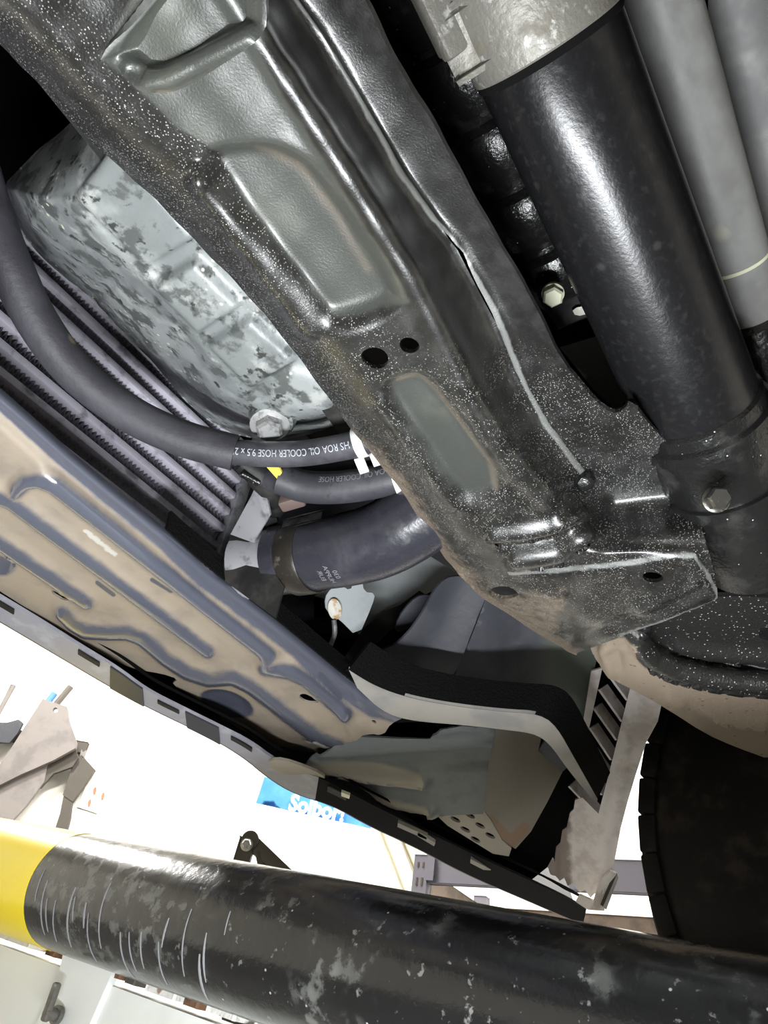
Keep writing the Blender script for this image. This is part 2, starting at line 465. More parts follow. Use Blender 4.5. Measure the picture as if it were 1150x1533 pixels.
m_liner = mat('chalky_torn_liner_plastic', (.60, .56, .54), .7, 0, layers=[((.46, .41, .39), 'noise', (34, .45, .65), None), ((.22, .18, .16), 'attr', ('torn', .4, .8, .8, 70), .85)], bump=[(70, .0008)])
m_tan = mat('dusty_tan_control_arm', (.020, .020, .019), .30, .2, layers=[
    ((.25, .20, .15), 'attr', ('dirt', .35, .75, .35, 60), .75, 0),
    ((.06, .05, .04), 'mul', [('attr', ('dirt', .35, .75)), ('vor', (130, .25, .25))], .8),
    ((.45, .45, .42), 'mul', [('vor', (420, .3, .3)), ('inv', ('attr', ('dirt', .35, .75)))], .6)], bump=[(500, .0006), (120, .0004)])
m_tire = mat('black_tyre_rubber', (.006, .0055, .005), .8, spec=.15, layers=[((.022, .017, .014), 'noise', (30, .5, .7), .85)], bump=[(160, .0006)])
m_rim = mat('dark_brown_rim_steel', (.05, .035, .025), .5, .3, layers=[((.10, .07, .05), 'noise', (40, .5, .7), .7)])
m_bolt = mat('zinc_bolt', (.42, .42, .42), .35, .6, layers=[((.18, .18, .18), 'noise', (150, .5, .7), .5)])
m_dbolt = mat('oily_bolt', (.075, .072, .064), .28, .6, layers=[((.30, .28, .22), 'noise', (150, .55, .7), .4)])
m_cream = mat('cream_plastic_plug', (.62, .62, .46), .5)
m_yellowtag = mat('yellow_paper_tag', (.85, .62, .08), .6)
m_coral = mat('brownish_clip', (.10, .07, .062), .6)

m_pipe = mat('scuffed_black_pipe_paint', (.006, .006, .0062), .20, 0.0, layers=[
    ((.016, .0152, .0145), 'noise', (9, .46, .66, 6), .26),
    ((.085, .088, .082), 'mul', [('noise', (70, .50, .62, 12)), ('noise', (9, .44, .60))], .40),
    ((.10, .10, .095), 'noise', (110, .62, .70, 8), .4),
    ((.26, .26, .26), 'vor', (150, .17, .06), .6)], bump=[(120, .0004), (12, .0015)], coat=.35)
m_scratch = mat('white_scrape_marks', (.21, .21, .22), .6, 0)
m_yellow = mat('yellow_safety_paint', (.95, .73, .0), .35, 0, layers=[((.45, .32, .08), 'noise', (60, .66, .72), .6)], coat=.2)
m_whitepost = mat('white_painted_lift_steel', (.74, .76, .73), .5, 0, layers=[((.60, .62, .58), 'noise', (6, .5, .7), None), ((.40, .36, .30), 'noise', (60, .70, .76), .7)], bump=[(40, .0004)])
m_caulk = mat('chipped_white_filler', (.66, .65, .62), .8, 0, layers=[((.30, .20, .14), 'noise', (70, .56, .66), .9)], bump=[(90, .003)])
m_rust = mat('rusty_gap_steel', (.16, .08, .045), .9, 0, layers=[((.05, .03, .02), 'noise', (60, .5, .65), None)])

m_wall = mat('warm_white_wall_paint', (.86, .84, .78), .85, 0, layers=[((.80, .77, .69), 'noise', (2.5, .45, .7), None)])
m_ceil = mat('white_ceiling_paint', (.85, .85, .83), .9)
m_floor = mat('dark_grey_concrete_floor', (.085, .085, .085), .6, 0, layers=[((.06, .06, .06), 'noise', (3, .45, .65), None)])
m_blue = mat('blue_banner_cloth', (.055, .26, .72), .7, 0, layers=[((.10, .34, .80), 'noise', (6, .45, .65), None)])
m_bannertext = mat('white_banner_print', (.92, .94, .96), .7)
m_pole = mat('brown_metal_pole', (.30, .25, .24), .5, .2)
m_greycol = mat('grey_painted_column', (.42, .43, .41), .7)
m_rack = mat('lilac_grey_rack_steel', (.20, .19, .23), .6)
m_shelfwood = mat('brown_shelf_board', (.12, .085, .06), .7, 0, layers=[((.07, .05, .035), 'noise', (14, .45, .65), None)])
m_bracketblack = mat('black_lift_bracket', (.05, .045, .04), .5)
m_tarp = mat('grey_brown_vinyl', (.20, .18, .17), .55, 0, layers=[((.15, .135, .13), 'noise', (8, .45, .65), None)])
m_tarpd = mat('dark_brown_vinyl', (.07, .06, .05), .6)
m_handle = mat('dark_olive_handle', (.11, .095, .08), .5)
m_bluehandle = mat('blue_handle_plastic', (.10, .25, .62), .4)
m_tanrail = mat('cream_plaster_rail', (.62, .58, .42), .8)
m_red = mat('red_print', (.55, .16, .08), .7)
m_paper = mat('cream_sign_paper', (.85, .82, .76), .8)

# ================================================================== the room
def struct(o): o['kind'] = 'structure'; return o
def rc(a, b, z): return RA * a + RB * b + np.array([0, 0, z])
D_WALL, A_BACK, B_L, B_R = 4.3, -3.6, -4.2, 4.2
def slab(name, a0, a1, b0, b1, z0, z1, m):
    c = rc((a0 + a1) / 2, (b0 + b1) / 2, (z0 + z1) / 2)
    return struct(obox(name, c, (RA, RB, WZ), ((a1 - a0) / 2, (b1 - b0) / 2, (z1 - z0) / 2), m))
slab('floor', A_BACK, D_WALL, B_L, B_R, -.1, 0, m_floor)
slab('ceiling', A_BACK, D_WALL, B_L, B_R, CEIL_Z, CEIL_Z + .1, m_ceil)
slab('wall_front', D_WALL, D_WALL + .1, B_L, B_R, 0, CEIL_Z, m_wall)
slab('wall_back', A_BACK - .1, A_BACK, B_L, B_R, 0, CEIL_Z, m_wall)
slab('wall_left', A_BACK, D_WALL, B_L - .1, B_L, 0, CEIL_Z, m_wall)
slab('wall_right', A_BACK, D_WALL, B_R, B_R + .1, 0, CEIL_Z, m_wall)
def wallpl(dist): return Pl(rc(dist, 0, 1.3), RA)
def wp(px, py, dist):                      # point on the vertical plane at room distance dist
    d = ray(px, py); return CAM + d * (dist / (d @ RA))
# grey column on the far wall
a_, b_ = wp(432, 1280, D_WALL), wp(492, 1290, D_WALL)
ca, cb = (a_ @ RB), (b_ @ RB)
slab('trim_1', D_WALL - .18, D_WALL, ca, cb, 0, CEIL_Z, m_greycol)
# slanting cream rails on the far wall
for k, (p, q) in enumerate((((578, 1235), (622, 1350)), ((606, 1240), (660, 1370)))):
    A0, B0 = wp(*p, D_WALL - .03), wp(*q, D_WALL - .03)
    dd = B0 - A0; L_ = np.linalg.norm(dd); dd /= L_
    o = obox('trim_%d' % (k + 2), (A0 + B0) / 2, (dd, RA, np.cross(dd, RA)), (L_ / 2 + .3, .03, .035), m_tanrail, None, .004); struct(o)

# blue banner on two poles
DB = 3.3
r_ = root('advertising_banner', 'blue cloth banner with white lettering stretched between two thin brown poles', 'banner', wp(460, 1330, DB) * (1, 1, 0))
so = sheet('banner_cloth', [(396, 1163), (383, 1202), (555, 1240), (566, 1200)], wallpl(DB), m_blue, r_, step=8, thick=.004, smooth=0,
           feats=[lambda px, py: .006 * np.sin(px * .35 + py * .1) * sm(70, 20, px - 380)])
for (p, q) in (((384, 1196), (352, 1345)), ((554, 1236), (530, 1345))):
    top = wp(*p, DB); bot = wp(*q, DB); foot = np.array([bot[0], bot[1], 0.0]); foot[:2] = top[:2]
    tube('pole', [top + np.array([0, 0, .16]), foot + np.array([0, 0, .02])], .009, m_pole, r_, seg=10, n=1)
    obox('pole_foot', foot + np.array([0, 0, .012]), (RA, RB, WZ), (.16, .10, .012), m_pole, r_, .003)
V, F = text_mesh('Solbor!', .175, .001, .007)
t0, t1 = wp(434, 1203, DB), wp(516, 1221, DB)
ex = t1 - t0; ex /= np.linalg.norm(ex); ey = np.cross(ex, -RA); ey = -ey if ey[2] < 0 else ey
ctr = (t0 + t1) / 2 - RA * .012
sc_ = np.linalg.norm(t1 - t0) / (V[:, 0].max() - V[:, 0].min())
mk('banner_lettering', [ctr + ex * v[0] * sc_ + ey * v[1] * sc_ * 1.15 - RA * (v[2]) for v in V], F, m_bannertext, so, False, label='white rounded brush lettering')

# steel rack with a brown board
DR = 2.6
q0 = wp(632, 1316, DR); zt_ = wp(639, 1283, DR)[2]
th = AZ - math.radians(32)
E2 = np.array([math.cos(th), math.sin(th), 0.0]); E1 = np.array([math.sin(th), -math.cos(th), 0.0])
def rk(u, v, z): return np.array([q0[0], q0[1], 0.0]) + E1 * u + E2 * v + np.array([0, 0, z])
r_ = root('storage_rack', 'lilac-grey steel storage rack with slotted upright and brown shelf frame', 'rack', rk(0, 0, 0))
for (u, v) in ((0, 0), (1.2, 0), (0, .55), (1.2, .55)):
    up_ = obox('upright', rk(u, v, zt_ / 2), (E2, E1, WZ), (.02, .023, zt_ / 2), m_rack, r_, .002)
    if (u, v) == (0, 0):
        for k in range(9):
            for sgn in (-.009, .009):
                obox('slot', rk(sgn, -.0205, zt_ - .03 - k * .05), (E2, E1, WZ), (.0012, .003, .008 + .004 * (k % 2)), m_shelfwood, up_)
bz1 = q0[2] - .012; bz0 = bz1 + .085
obox('beam', rk(.60, .0, (bz0 + bz1) / 2), (E2, E1, WZ), (.014, .58, (bz0 - bz1) / 2), m_rack, r_, .002)
obox('bracket_plate', rk(.036, -.022, (bz0 + bz1) / 2), (E2, E1, WZ), (.003, .012, (bz0 - bz1) / 2 * .9), m_rack, r_, .001)
obox('side_beam', rk(0, .275, (bz0 + bz1) / 2 - .045), (E2, E1, WZ), (.255, .014, .045), m_shelfwood, r_, .002)
obox('rear_beam', rk(.60, .55, (bz0 + bz1) / 2 - .045), (E2, E1, WZ), (.02, .58, .045), m_shelfwood, r_, .002)
obox('shelf_board', rk(.60, .275, .45), (E2, E1, WZ), (.25, .57, .012), m_shelfwood, r_, .002)

# dark bracket of a stand, behind the pipe
DS = 1.7
q = wp(372, 1262, DS)
r_ = root('jack_stand', 'black steel stand head with bolt and blue tray, behind the pipe', 'stand', q * (1, 1, 0))
for a, b, rr in (((372, 1257), (350, 1330), .017), ((378, 1262), (446, 1328), .014), ((386, 1275), (396, 1325), .006)):
    A0, B0 = wp(*a, DS), wp(*b, DS)
    d_ = (B0 - A0) / np.linalg.norm(B0 - A0)
    obox('arm', (A0 + B0) / 2, (d_, RA, np.cross(d_, RA)), (np.linalg.norm(B0 - A0) / 2, .014, rr), m_bracketblack, r_, .002)
lathe('head_cap', wp(375, 1260, DS) - RA * .02, RA, [(0, .018), (.04, .018)], m_bracketblack, r_, 16)
bolt('bolt', wp(370, 1268, DS) - RA * .022, -RA, .016, .010, m_bolt, r_)
pz = wp(400, 1330, DS)
obox('tray', np.array([pz[0], pz[1], pz[2] - .040]) + RA * .05, (RA, RB, WZ), (.03, .18, .075), m_blue, r_, .006)
obox('post', np.array([pz[0], pz[1], (pz[2] - .13) / 2]) + RA * .05, (RA, RB, WZ), (.03, .03, (pz[2] - .13) / 2), m_bracketblack, r_, .004)
obox('base', np.array([pz[0], pz[1], .015]) + RA * .05, (RA, RB, WZ), (.16, .16, .015), m_bracketblack, r_, .004)

# things hung on the wall at the left
DT = D_WALL - .06
def hung(name, label, cat, poly, m, dist, th=.02, group=None):
    return tag(sheet(name, poly, wallpl(dist), m, None, step=9, thick=th, smooth=0), label, cat, group)
hp = root('wall_peg_rail', 'dark wooden peg rail carrying the brown vinyl covers', 'rail', wp(55, 1120, D_WALL - .01))
obox('rail', wp(40, 1105, D_WALL - .015), (RA, RB, WZ), (.014, .34, .03), m_tarpd, hp, .003)
r_ = root('vinyl_cover', 'large grey-brown triangular vinyl cover hung from the peg rail', 'cover', wp(60, 1110, DT - .06))
sheet('cover_sheet', [(64, 1046), (82, 1052), (100, 1058), (104, 1080), (115, 1112), (113, 1120), (80, 1138), (30, 1160), (-30, 1190), (-30, 1180), (5, 1138)], wallpl(DT - .06), m_tarp, r_, step=8, thick=.025, smooth=0,
      holes=[ell(83, 1063, 4, 4, 0, 10)])
hung('vinyl_cover', 'long grey-brown vinyl strip hanging below the large triangular cover', 'cover', [(-20, 1185), (30, 1160), (72, 1135), (66, 1170), (40, 1205), (15, 1232), (-20, 1260)], m_tarp, DT - .03, .02)
hung('vinyl_cover', 'dark brown folded vinyl piece tucked under the triangular cover', 'cover', [(72, 1138), (113, 1118), (117, 1135), (108, 1148), (80, 1158), (60, 1180), (66, 1165)], m_tarpd, DT - .02, .02)
r_ = root('leather_strap', 'dark brown leather strap with a long tail hanging beside the covers', 'strap', wp(110, 1180, DT))
sheet('strap_body', [(122, 1130), (142, 1152), (116, 1190), (108, 1200), (94, 1190), (104, 1160), (108, 1145)], wallpl(DT), m_tarpd, r_, step=7, thick=.03, smooth=0)
sheet('strap_tail', [(95, 1192), (108, 1198), (105, 1225), (99, 1248), (82, 1242), (90, 1218)], wallpl(DT + .003), m_tarpd, r_, step=7, thick=.025, smooth=0)
sheet('strap_loop', [(119, 1132), (122, 1122), (124, 1126), (129, 1123), (125, 1137)], wallpl(DT), m_tarp, r_, step=4, thick=.012, smooth=0)
hung('vinyl_cover', 'small slate-grey vinyl piece with notched edge beside the large cover', 'cover', [(-30, 1080), (10, 1082), (28, 1077), (34, 1082), (26, 1098), (14, 1112), (0, 1111), (-30, 1125)], m_shield, DT - .03, .02)
tag(tube('tool_handle', [wp(81, 1058, DT - .03), wp(106, 1028, DT - .03)], .018, m_handle, seg=14, n=4), 'dark olive round tool handle sticking up behind the triangular cover', 'handle')
tag(tube('tool_handle', [wp(68, 1056, DT - .03), wp(82, 1038, DT - .03)], .019, m_bluehandle, seg=14, n=4), 'short blue plastic tool handle behind the triangular cover', 'handle')
tag(tube('tool_handle', [wp(-14, 1090, DT - .03), wp(20, 1026, DT - .03)], [.014, .012, .013, .016], m_tarp, seg=12, n=6), 'slender pale brown tool handle with a flared end', 'handle')
r_ = root('wall_notice', 'small cream notice with red marks pinned on the white wall', 'notice', wp(140, 1185, D_WALL - .004))
sheet('sheet_of_paper', [(130, 1172), (160, 1180), (146, 1218), (116, 1208)], wallpl(D_WALL - .006), m_paper, r_, step=10, thick=.002, smooth=0)
for (x, y) in ((142, 1184), (134, 1202), (154, 1192)):
    sheet('red_mark', ell(x, y, 2.2, 6, 12, 10), wallpl(D_WALL - .009), m_red, r_, step=4, thick=.001, smooth=0)

# ================================================================== pipe on the white lift guard (runs along the vehicle)
def pipe_axis():
    a = T(0, 1305, .776); e = T(1150, 1602, .36)
    return a, a + (e - a) * .585
pa, pb = pipe_axis()
pd = (pa - pb) / np.linalg.norm(pa - pb)          # towards the front
PR = .0495
pr = root('guard_pipe', 'thick scuffed black steel pipe with a yellow painted end, lying across the white guard', 'pipe', pb * (1, 1, 0) + np.array([0, 0, pb[2] - PR]))
L0, L1 = -.55, np.linalg.norm(pa - pb) + .5
ysp = None
d_ = ray(112, 1335); # boundary of the yellow paint
_w = CAM - pb; _dd = d_ @ d_; _b = d_ @ pd
s_y = (pd @ _w - _b * (d_ @ _w) / _dd) / (1 - _b * _b / _dd)
prof = [(L0, PR * .9), (L0 + .004, PR)] + [(L0 + .004 + (s_y - L0 - .004) * i / 40, PR) for i in range(1, 41)]
black = lathe('black_pipe', pb, pd, prof, m_pipe, pr, seg=64)
lathe('yellow_end', pb + pd * s_y, pd, [(0, PR + .0004), (.02, PR + .0004), (L1 - s_y - .004, PR + .0004), (L1 - s_y, PR * .92)], m_yellow, pr, seg=64, label='bright yellow safety paint')
# raised white scrape marks around the pipe
pu = np.cross(pd, (0, 0, 1.0)); pu /= np.linalg.norm(pu); pw = np.cross(pd, pu)
vc = CAM - pb; vc -= pd * (vc @ pd); vc /= np.linalg.norm(vc)
ang0 = math.atan2(vc @ pw, vc @ pu)
dn = np.array([0, 0, -1.0]); angd = math.atan2(dn @ pw, dn @ pu)
dang = (angd - ang0 + math.pi) % (2 * math.pi) - math.pi
def arcmark(s, a0, a1, w, par, lean=0.0):
    n = 14; V = []; F = []
    for i in range(n + 1):
        f = i / n; a = ang0 + (a0 + (a1 - a0) * f) * (1 if dang > 0 else -1)
        ww = w * (.25 + .75 * math.sin(math.pi * min(1, f * .9 + .1))) * (.8 + .4 * random.random())
        for k, (ds, r) in enumerate(((-ww, PR - .0004), (-ww * .6, PR + .0006), (ww * .6, PR + .0006), (ww, PR - .0004))):
            V.append(pb + pd * (s + ds + lean * f) + r * (math.cos(a) * pu + math.sin(a) * pw))
    for i in range(n):
        for k in range(3): F.append([i * 4 + k, i * 4 + k + 1, i * 4 + 5 + k, i * 4 + 4 + k])
    mk('scrape_mark', V, F, m_scratch, par, True, 60)
for i in range(18):
    s = s_y - .010 - (s_y - .02) * (i / 18) ** 1.1 + random.uniform(-.009, .009)
    a0 = random.uniform(-.30, .55); ln = random.uniform(.2, 1.0)
    arcmark(s, a0, a0 + ln, random.choice((.0005, .0007, .0009, .0013)), black, random.uniform(-.003, .003))

# white guard panel under the pipe
gx = pb[0] + .012
gr = root('lift_guard', 'white painted steel lift guard panel with bolted strap under the black pipe', 'guard', np.array([gx, .3, 0.0]))
def pz(y): return pb[2] + (y - pb[1]) * pd[2] / pd[1]
y0, y1 = pb[1] - .55, pa[1] + .45
gv = []
for (x) in (gx, gx + .05):
    gv += [(x, y0, .02), (x, y1, .02), (x, y1, pz(y1) - PR - .010), (x, y0, pz(y0) - PR - .010)]
fix_normals(mk('guard_plate', gv, [[0, 1, 2, 3], [4, 5, 6, 7], [0, 1, 5, 4], [1, 2, 6, 5], [2, 3, 7, 6], [3, 0, 4, 7]], m_whitepost, gr, False))
obox('base_rail', (gx + .025, (y0 + y1) / 2, .02), (WX, WY, WZ), (.09, (y1 - y0) / 2, .02), m_whitepost, gr, .004)
gface = Pl((gx, 0, 1), (1, 0, 0))
def gp(px, py, off=0.0): 
    d = ray(px, py); return CAM + d * ((gx - off) / d[0])
# strap
s0, s1, s2, s3 = (106, 1412), (176, 1440), (128, 1545), (56, 1533)
sheet('strap', [(100, 1402), (172, 1430), (166, 1460), (118, 1570), (40, 1560), (60, 1520), (85, 1470)], Pl((gx - .006, 0, 1), (1, 0, 0)), m_whitepost, gr, step=10, thick=.008, smooth=0)
sheet('filler_bead', [(108, 1400), (130, 1396), (160, 1410), (178, 1424), (170, 1438), (150, 1434), (130, 1424), (110, 1420)], Pl((gx - .014, 0, 1), (1, 0, 0)), m_caulk, gr, step=5, thick=.02, smooth=1,
      feats=[lambda px, py: .003 * np.sin(px * .45) * np.cos(py * .5)])
wb = gp(88, 1520, .008)
bl = lathe('wing_bolt', wb, (-1, 0, 0), [(0, .007), (.004, .007), (.0041, .0045), (.014, .004)], m_alu, gr, 16)
obox('wing', wb + np.array([-.012, 0, .008]), (WX, WY, WZ), (.003, .0035, .014), m_alu, bl, .002)
# filler lumps and rust in the slot between pipe and panel
def slotpt(px): return px
for (px, py, w, m) in ((40, 1398, 78, m_caulk), (98, 1418, 16, m_rust), (192, 1448, 26, m_rust), (218, 1458, 16, m_tarpd), (262, 1474, 52, m_caulk), (308, 1490, 22, m_rust), (352, 1503, 46, m_caulk), (430, 1530, 60, m_caulk)):
    c = gp(px, py, -.010); h = w * np.linalg.norm(c - CAM) / FPX / 2
    obox('slot_filler', c, (WX, pd, np.cross(pd, WX)), (.012, h, .0075), m, gr, .002)

# ================================================================== vehicle: front crossmember
front = [(-390, -343), (-90, -10), (0, 68), (52, 120), (104, 180), (162, 237), (203, 271), (245, 310), (292, 360), (355, 423), (412, 488), (470, 564), (522, 637), (569, 694), (602, 735), (633, 784), (649, 810), (672, 844), (717, 883), (769, 916), (811, 945), (863, 982)]
ridge = [(70, -437), (330, -40), (385, 45), (440, 130), (500, 225), (560, 320), (620, 415), (665, 505), (705, 590), (755, 675), (815, 740), (852, 790), (905, 822), (1000, 812), (1060, 812)]
seam = [(170, -435), (405, -50), (438, 0), (480, 52), (522, 125), (569, 209), (602, 268), (649, 329), (680, 360), (712, 412), (744, 470), (756, 498), (764, 523), (785, 575), (816, 633), (853, 685), (873, 711)]
back = [(320, -420), (516, -60), (548, 0), (574, 57), (600, 110), (644, 177), (691, 266), (748, 365), (795, 443), (842, 544), (884, 591), (905, 614), (925, 620), (945, 600), (985, 650), (1004, 664), (1020, 700), (1035, 742), (1051, 789), (1064, 836)]
lipend = [(1076, 884), (1066, 900), (988, 925), (925, 948), (870, 972)]
cm_out = front + [(866, 975)] + lipend[::-1] + back[::-1]
def cm_z(px, py):
    s = -pdist(px, py, ridge, True)              # + beyond the ridge
    z = .300 + .038 * sm(-12, 82, s) - .008 * sm(80, 220, s) + .0015 * sm(-60, 0, s)
    df = pdist(px, py, front)
    z = z + .026 * (1 - np.clip(df / 70, 0, 1)) ** 2
    lowr = sm(850, 880, px) * sm(812, 830, py)    # end lip
    z = z - .004 * lowr
    return z
pocA = chaikin([(300, 250), (318, 232), (345, 228), (420, 225), (480, 270), (595, 440), (585, 462), (540, 482), (490, 490), (470, 478)], 2)
pocB = chaikin([(570, 592), (585, 570), (612, 562), (640, 570), (668, 605), (752, 712), (752, 735), (725, 752), (692, 756), (672, 742)], 2)
clean = [(150, 85), (215, 140), (262, 186), (310, 216), (322, 240), (360, 310), (425, 400), (478, 470), (500, 484), (560, 474), (612, 450), (590, 405), (500, 262), (430, 150), (392, 80), (385, 20), (380, -30), (210, -30)]
slit = [(653, 336), (672, 350), (694, 376), (716, 424), (738, 466), (749, 492), (737, 474), (708, 420), (684, 374), (664, 350)]
def cm_clean(px, py):
    a = .5 + sdf(px, py, clean) / 30
    b = .42 + sdf(px, py, pocB) / 60
    return np.clip(np.maximum(a, b), 0, 1)
def cm_dirt(px, py):
    d = pdist(px, py, front)
    e = (1 - np.clip(d / 34, 0, 1)) * sm(560, 720, py)
    e = np.maximum(e, .72 * sm(842, 900, py) * sm(868, 832, px + .25 * (py - 900)))
    return e
def cm_rust(px, py):
    rim = [(595, 575), (625, 568), (655, 590), (735, 700), (742, 735)]
    e = 1 - np.clip(pdist(px, py, rim) / 13, 0, 1)
    e = np.maximum(e, .8 * (1 - np.clip(pdist(px, py, [(380, 232), (440, 262), (500, 340), (545, 420)]) / 22, 0, 1)))
    return e
def cm_edge(px, py):
    e = 1 - np.clip(pdist(px, py, seam) / 11, 0, 1)
    e = np.maximum(e, (1 - np.clip(pdist(px, py, [(764, 852), (847, 849), (946, 839), (1009, 827), (1040, 829), (1057, 853), (1075, 885), (1066, 899), (925, 946)]) / 6, 0, 1)) * .9)
    return e
cr = root('front_crossmember', 'long gritty black stamped steel crossmember with pressed pockets and round holes', 'crossmember', P(560, 430, .30))
sheet('crossmember_shell', cm_out, Zs(cm_z), m_frame, cr, step=4.5, thick=.003, smooth=1, angle=60,
      holes=[ell(561, 536, 21, 15.5, 12), ell(613, 517, 15, 11.5, 8), ell(757, 878, 22, 11, 6), ell(977, 857, 15.5, 7.5, 8), slit],
      feats=[pocket(pocA, -.0095, 36), pocket(pocB, -.0065, 26),
             stroke([(572, 604), (686, 756)], 18, .0028, 0), stroke([(298, 268), (466, 490)], 28, .004, 0), stroke([(300, 252), (306, 268)], 16, .003, 0),
             stroke(seam, 14, .0028, 0), stroke(ridge[0:11], 34, .0036, 0),
             stroke([(738, 802), (790, 795), (826, 788), (868, 770)], 13, .006), stroke([(770, 836), (840, 826), (872, 800)], 17, .008),
             stroke([(752, 818), (830, 806)], 8, -.006),
             pocket([(762, 850), (850, 848), (946, 839), (1009, 826), (1045, 829), (1060, 855), (1078, 888), (988, 928), (860, 975), (700, 880)], .004, 8),
             stroke([(960, 905), (1035, 868)], 16, .004), stroke([(860, 950), (1000, 900), (1050, 872)], 9, -.003),
             stroke([(680, 862), (757, 872), (840, 885)], 12, .0025),
             lambda px, py: .0006 * np.sin(px * .06 + 1) * np.cos(py * .05)],
      attrs={'clean': cm_clean, 'grit': lambda px, py: np.maximum.reduce([1 - .8 * sm(60, 190, pdist(px, py, front)), sm(430, 640, py), .12 + 0 * px]), 'dirt': cm_dirt, 'rust': cm_rust, 'edge': cm_edge})
# upper plate of the crossmember box
up_pts = [(-300, -300), (-60, -20), (200, 300), (420, 530), (640, 830), (760, 905), (830, 880), (780, 640), (640, 370), (470, 90), (400, -40), (230, -330)]
sheet('upper_plate', up_pts, Zs(.375), m_black, cr, step=30, thick=.003, smooth=0)
# welded bracket in the upper left
jb = sheet('welded_bracket', [(150, 82), (200, 30), (255, -35), (395, -35), (400, 20), (398, 45), (380, 62), (330, 96), (290, 124), (255, 138), (218, 132), (190, 112), (168, 92)],
      Zs(lambda px, py: .2955 + .006 * sm(0, 44, sdf(px, py, [(160, 84), (240, -40), (400, -40), (396, 40), (300, 105), (250, 122), (215, 118), (190, 100)]))), m_frame, cr, step=4, thick=.003,
      relax=5, feats=[stroke([(200, 110), (225, 122), (258, 115), (320, 83), (378, 52)], 24, .0052, 0), stroke([(158, 82), (245, -35)], 12, .003),
             stroke([(196, 104), (212, 112)], 7, -.006), lambda px, py: .0004 * (np.sin(px * .31 + py * .62) + np.sin(px * .53 - py * .2)) * (1 - sm(6, 22, pdist(px, py, [(225, 116), (380, 46)])))],
      attrs={'clean': lambda px, py: np.full(len(px), .9), 'dirt': lambda px, py: 0 * px,
             'rust': lambda px, py: 1 - np.clip(pdist(px, py, [(240, 134), (256, 136)]) / 10, 0, 1),
             'edge': lambda px, py: 1 - np.clip(pdist(px, py, [(150, 82), (240, -20)]) / 14, 0, 1)})
# weld lumps
for (x, y, s, z) in ((878, 716, .006, .332), (905, 618, .0055, .345), (945, 605, .005, .345), (1006, 668, .005, .34), (1010, 690, .004, .335), (962, 948, .005, .298)):
    p = P(x, y, z)
    lathe('weld_bead', p - np.array([0, 0, s]), (0.3, .2, 1), [(0, s * .4), (s * .3, s * .9), (s, s * 1.1), (s * 1.8, s * .7), (s * 2, s * .2)], m_black_gloss, cr, 10)

# ================================================================== engine oil pan
pan_out = [(2, 282), (16, 329), (63, 388), (136, 445), (185, 497), (232, 545), (265, 588), (300, 622), (340, 647), (385, 658), (430, 658), (472, 648), (524, 627), (590, 640), (560, 560), (420, 390), (290, 230), (205, 145), (152, 140), (97, 191), (40, 240)]
pan_edge = [(152, 140), (97, 191), (40, 240), (2, 282), (16, 329), (63, 388), (136, 445), (185, 497), (232, 545), (265, 588), (300, 622), (340, 647), (385, 658), (430, 658), (472, 648), (540, 627)]
def pan_z(px, py):
    d = pdist(px, py, pan_edge)
    w = 95 - 45 * sm(250, 420, px)
    k = (1 - np.clip(d / w, 0, 1))
    return .372 + .085 * k ** 2.2
pr_ = root('engine_oil_pan', 'large weathered grey cast aluminium oil pan with mottled stains and ribs', 'oil pan', P(300, 450, .372))
cell1 = [(234, 422), (296, 384), (362, 452), (300, 492)]
cell2 = [(314, 510), (378, 470), (446, 532), (376, 576)]
cell0 = [(116, 292), (180, 215), (296, 350), (218, 396)]
sheet('pan_body', pan_out, Zs(pan_z), m_pan, pr_, step=4, thick=.006, smooth=1, relax=1,
      feats=[pocket(cell0, .005, 12), pocket(cell1, .007, 10), pocket(cell2, .007, 10),
             stroke([(104, 300), (210, 404), (296, 502), (368, 582)], 12, .002),
             pocket(chaikin([(390, 575), (450, 540), (520, 610), (440, 640)], 1), .003, 16),
             stroke([(60, 330), (150, 420), (240, 520)], 20, .0025), stroke([(140, 446), (165, 425)], 14, -.002),
             lambda px, py: .0005 * np.sin(px * .08) * np.sin(py * .07 + px * .03)])
p = P(404, 636, .372); nn = CAM - p; nn = np.array([.0, -.25, -1.0])
lathe('drain_boss', p + np.array([0, 0, .012]), nn, [(0, .019), (.008, .017), (.012, .015)], m_pan, pr_, 28)
bolt('drain_bolt', p, nn, .017, .011, m_bolt, pr_, 1.75)

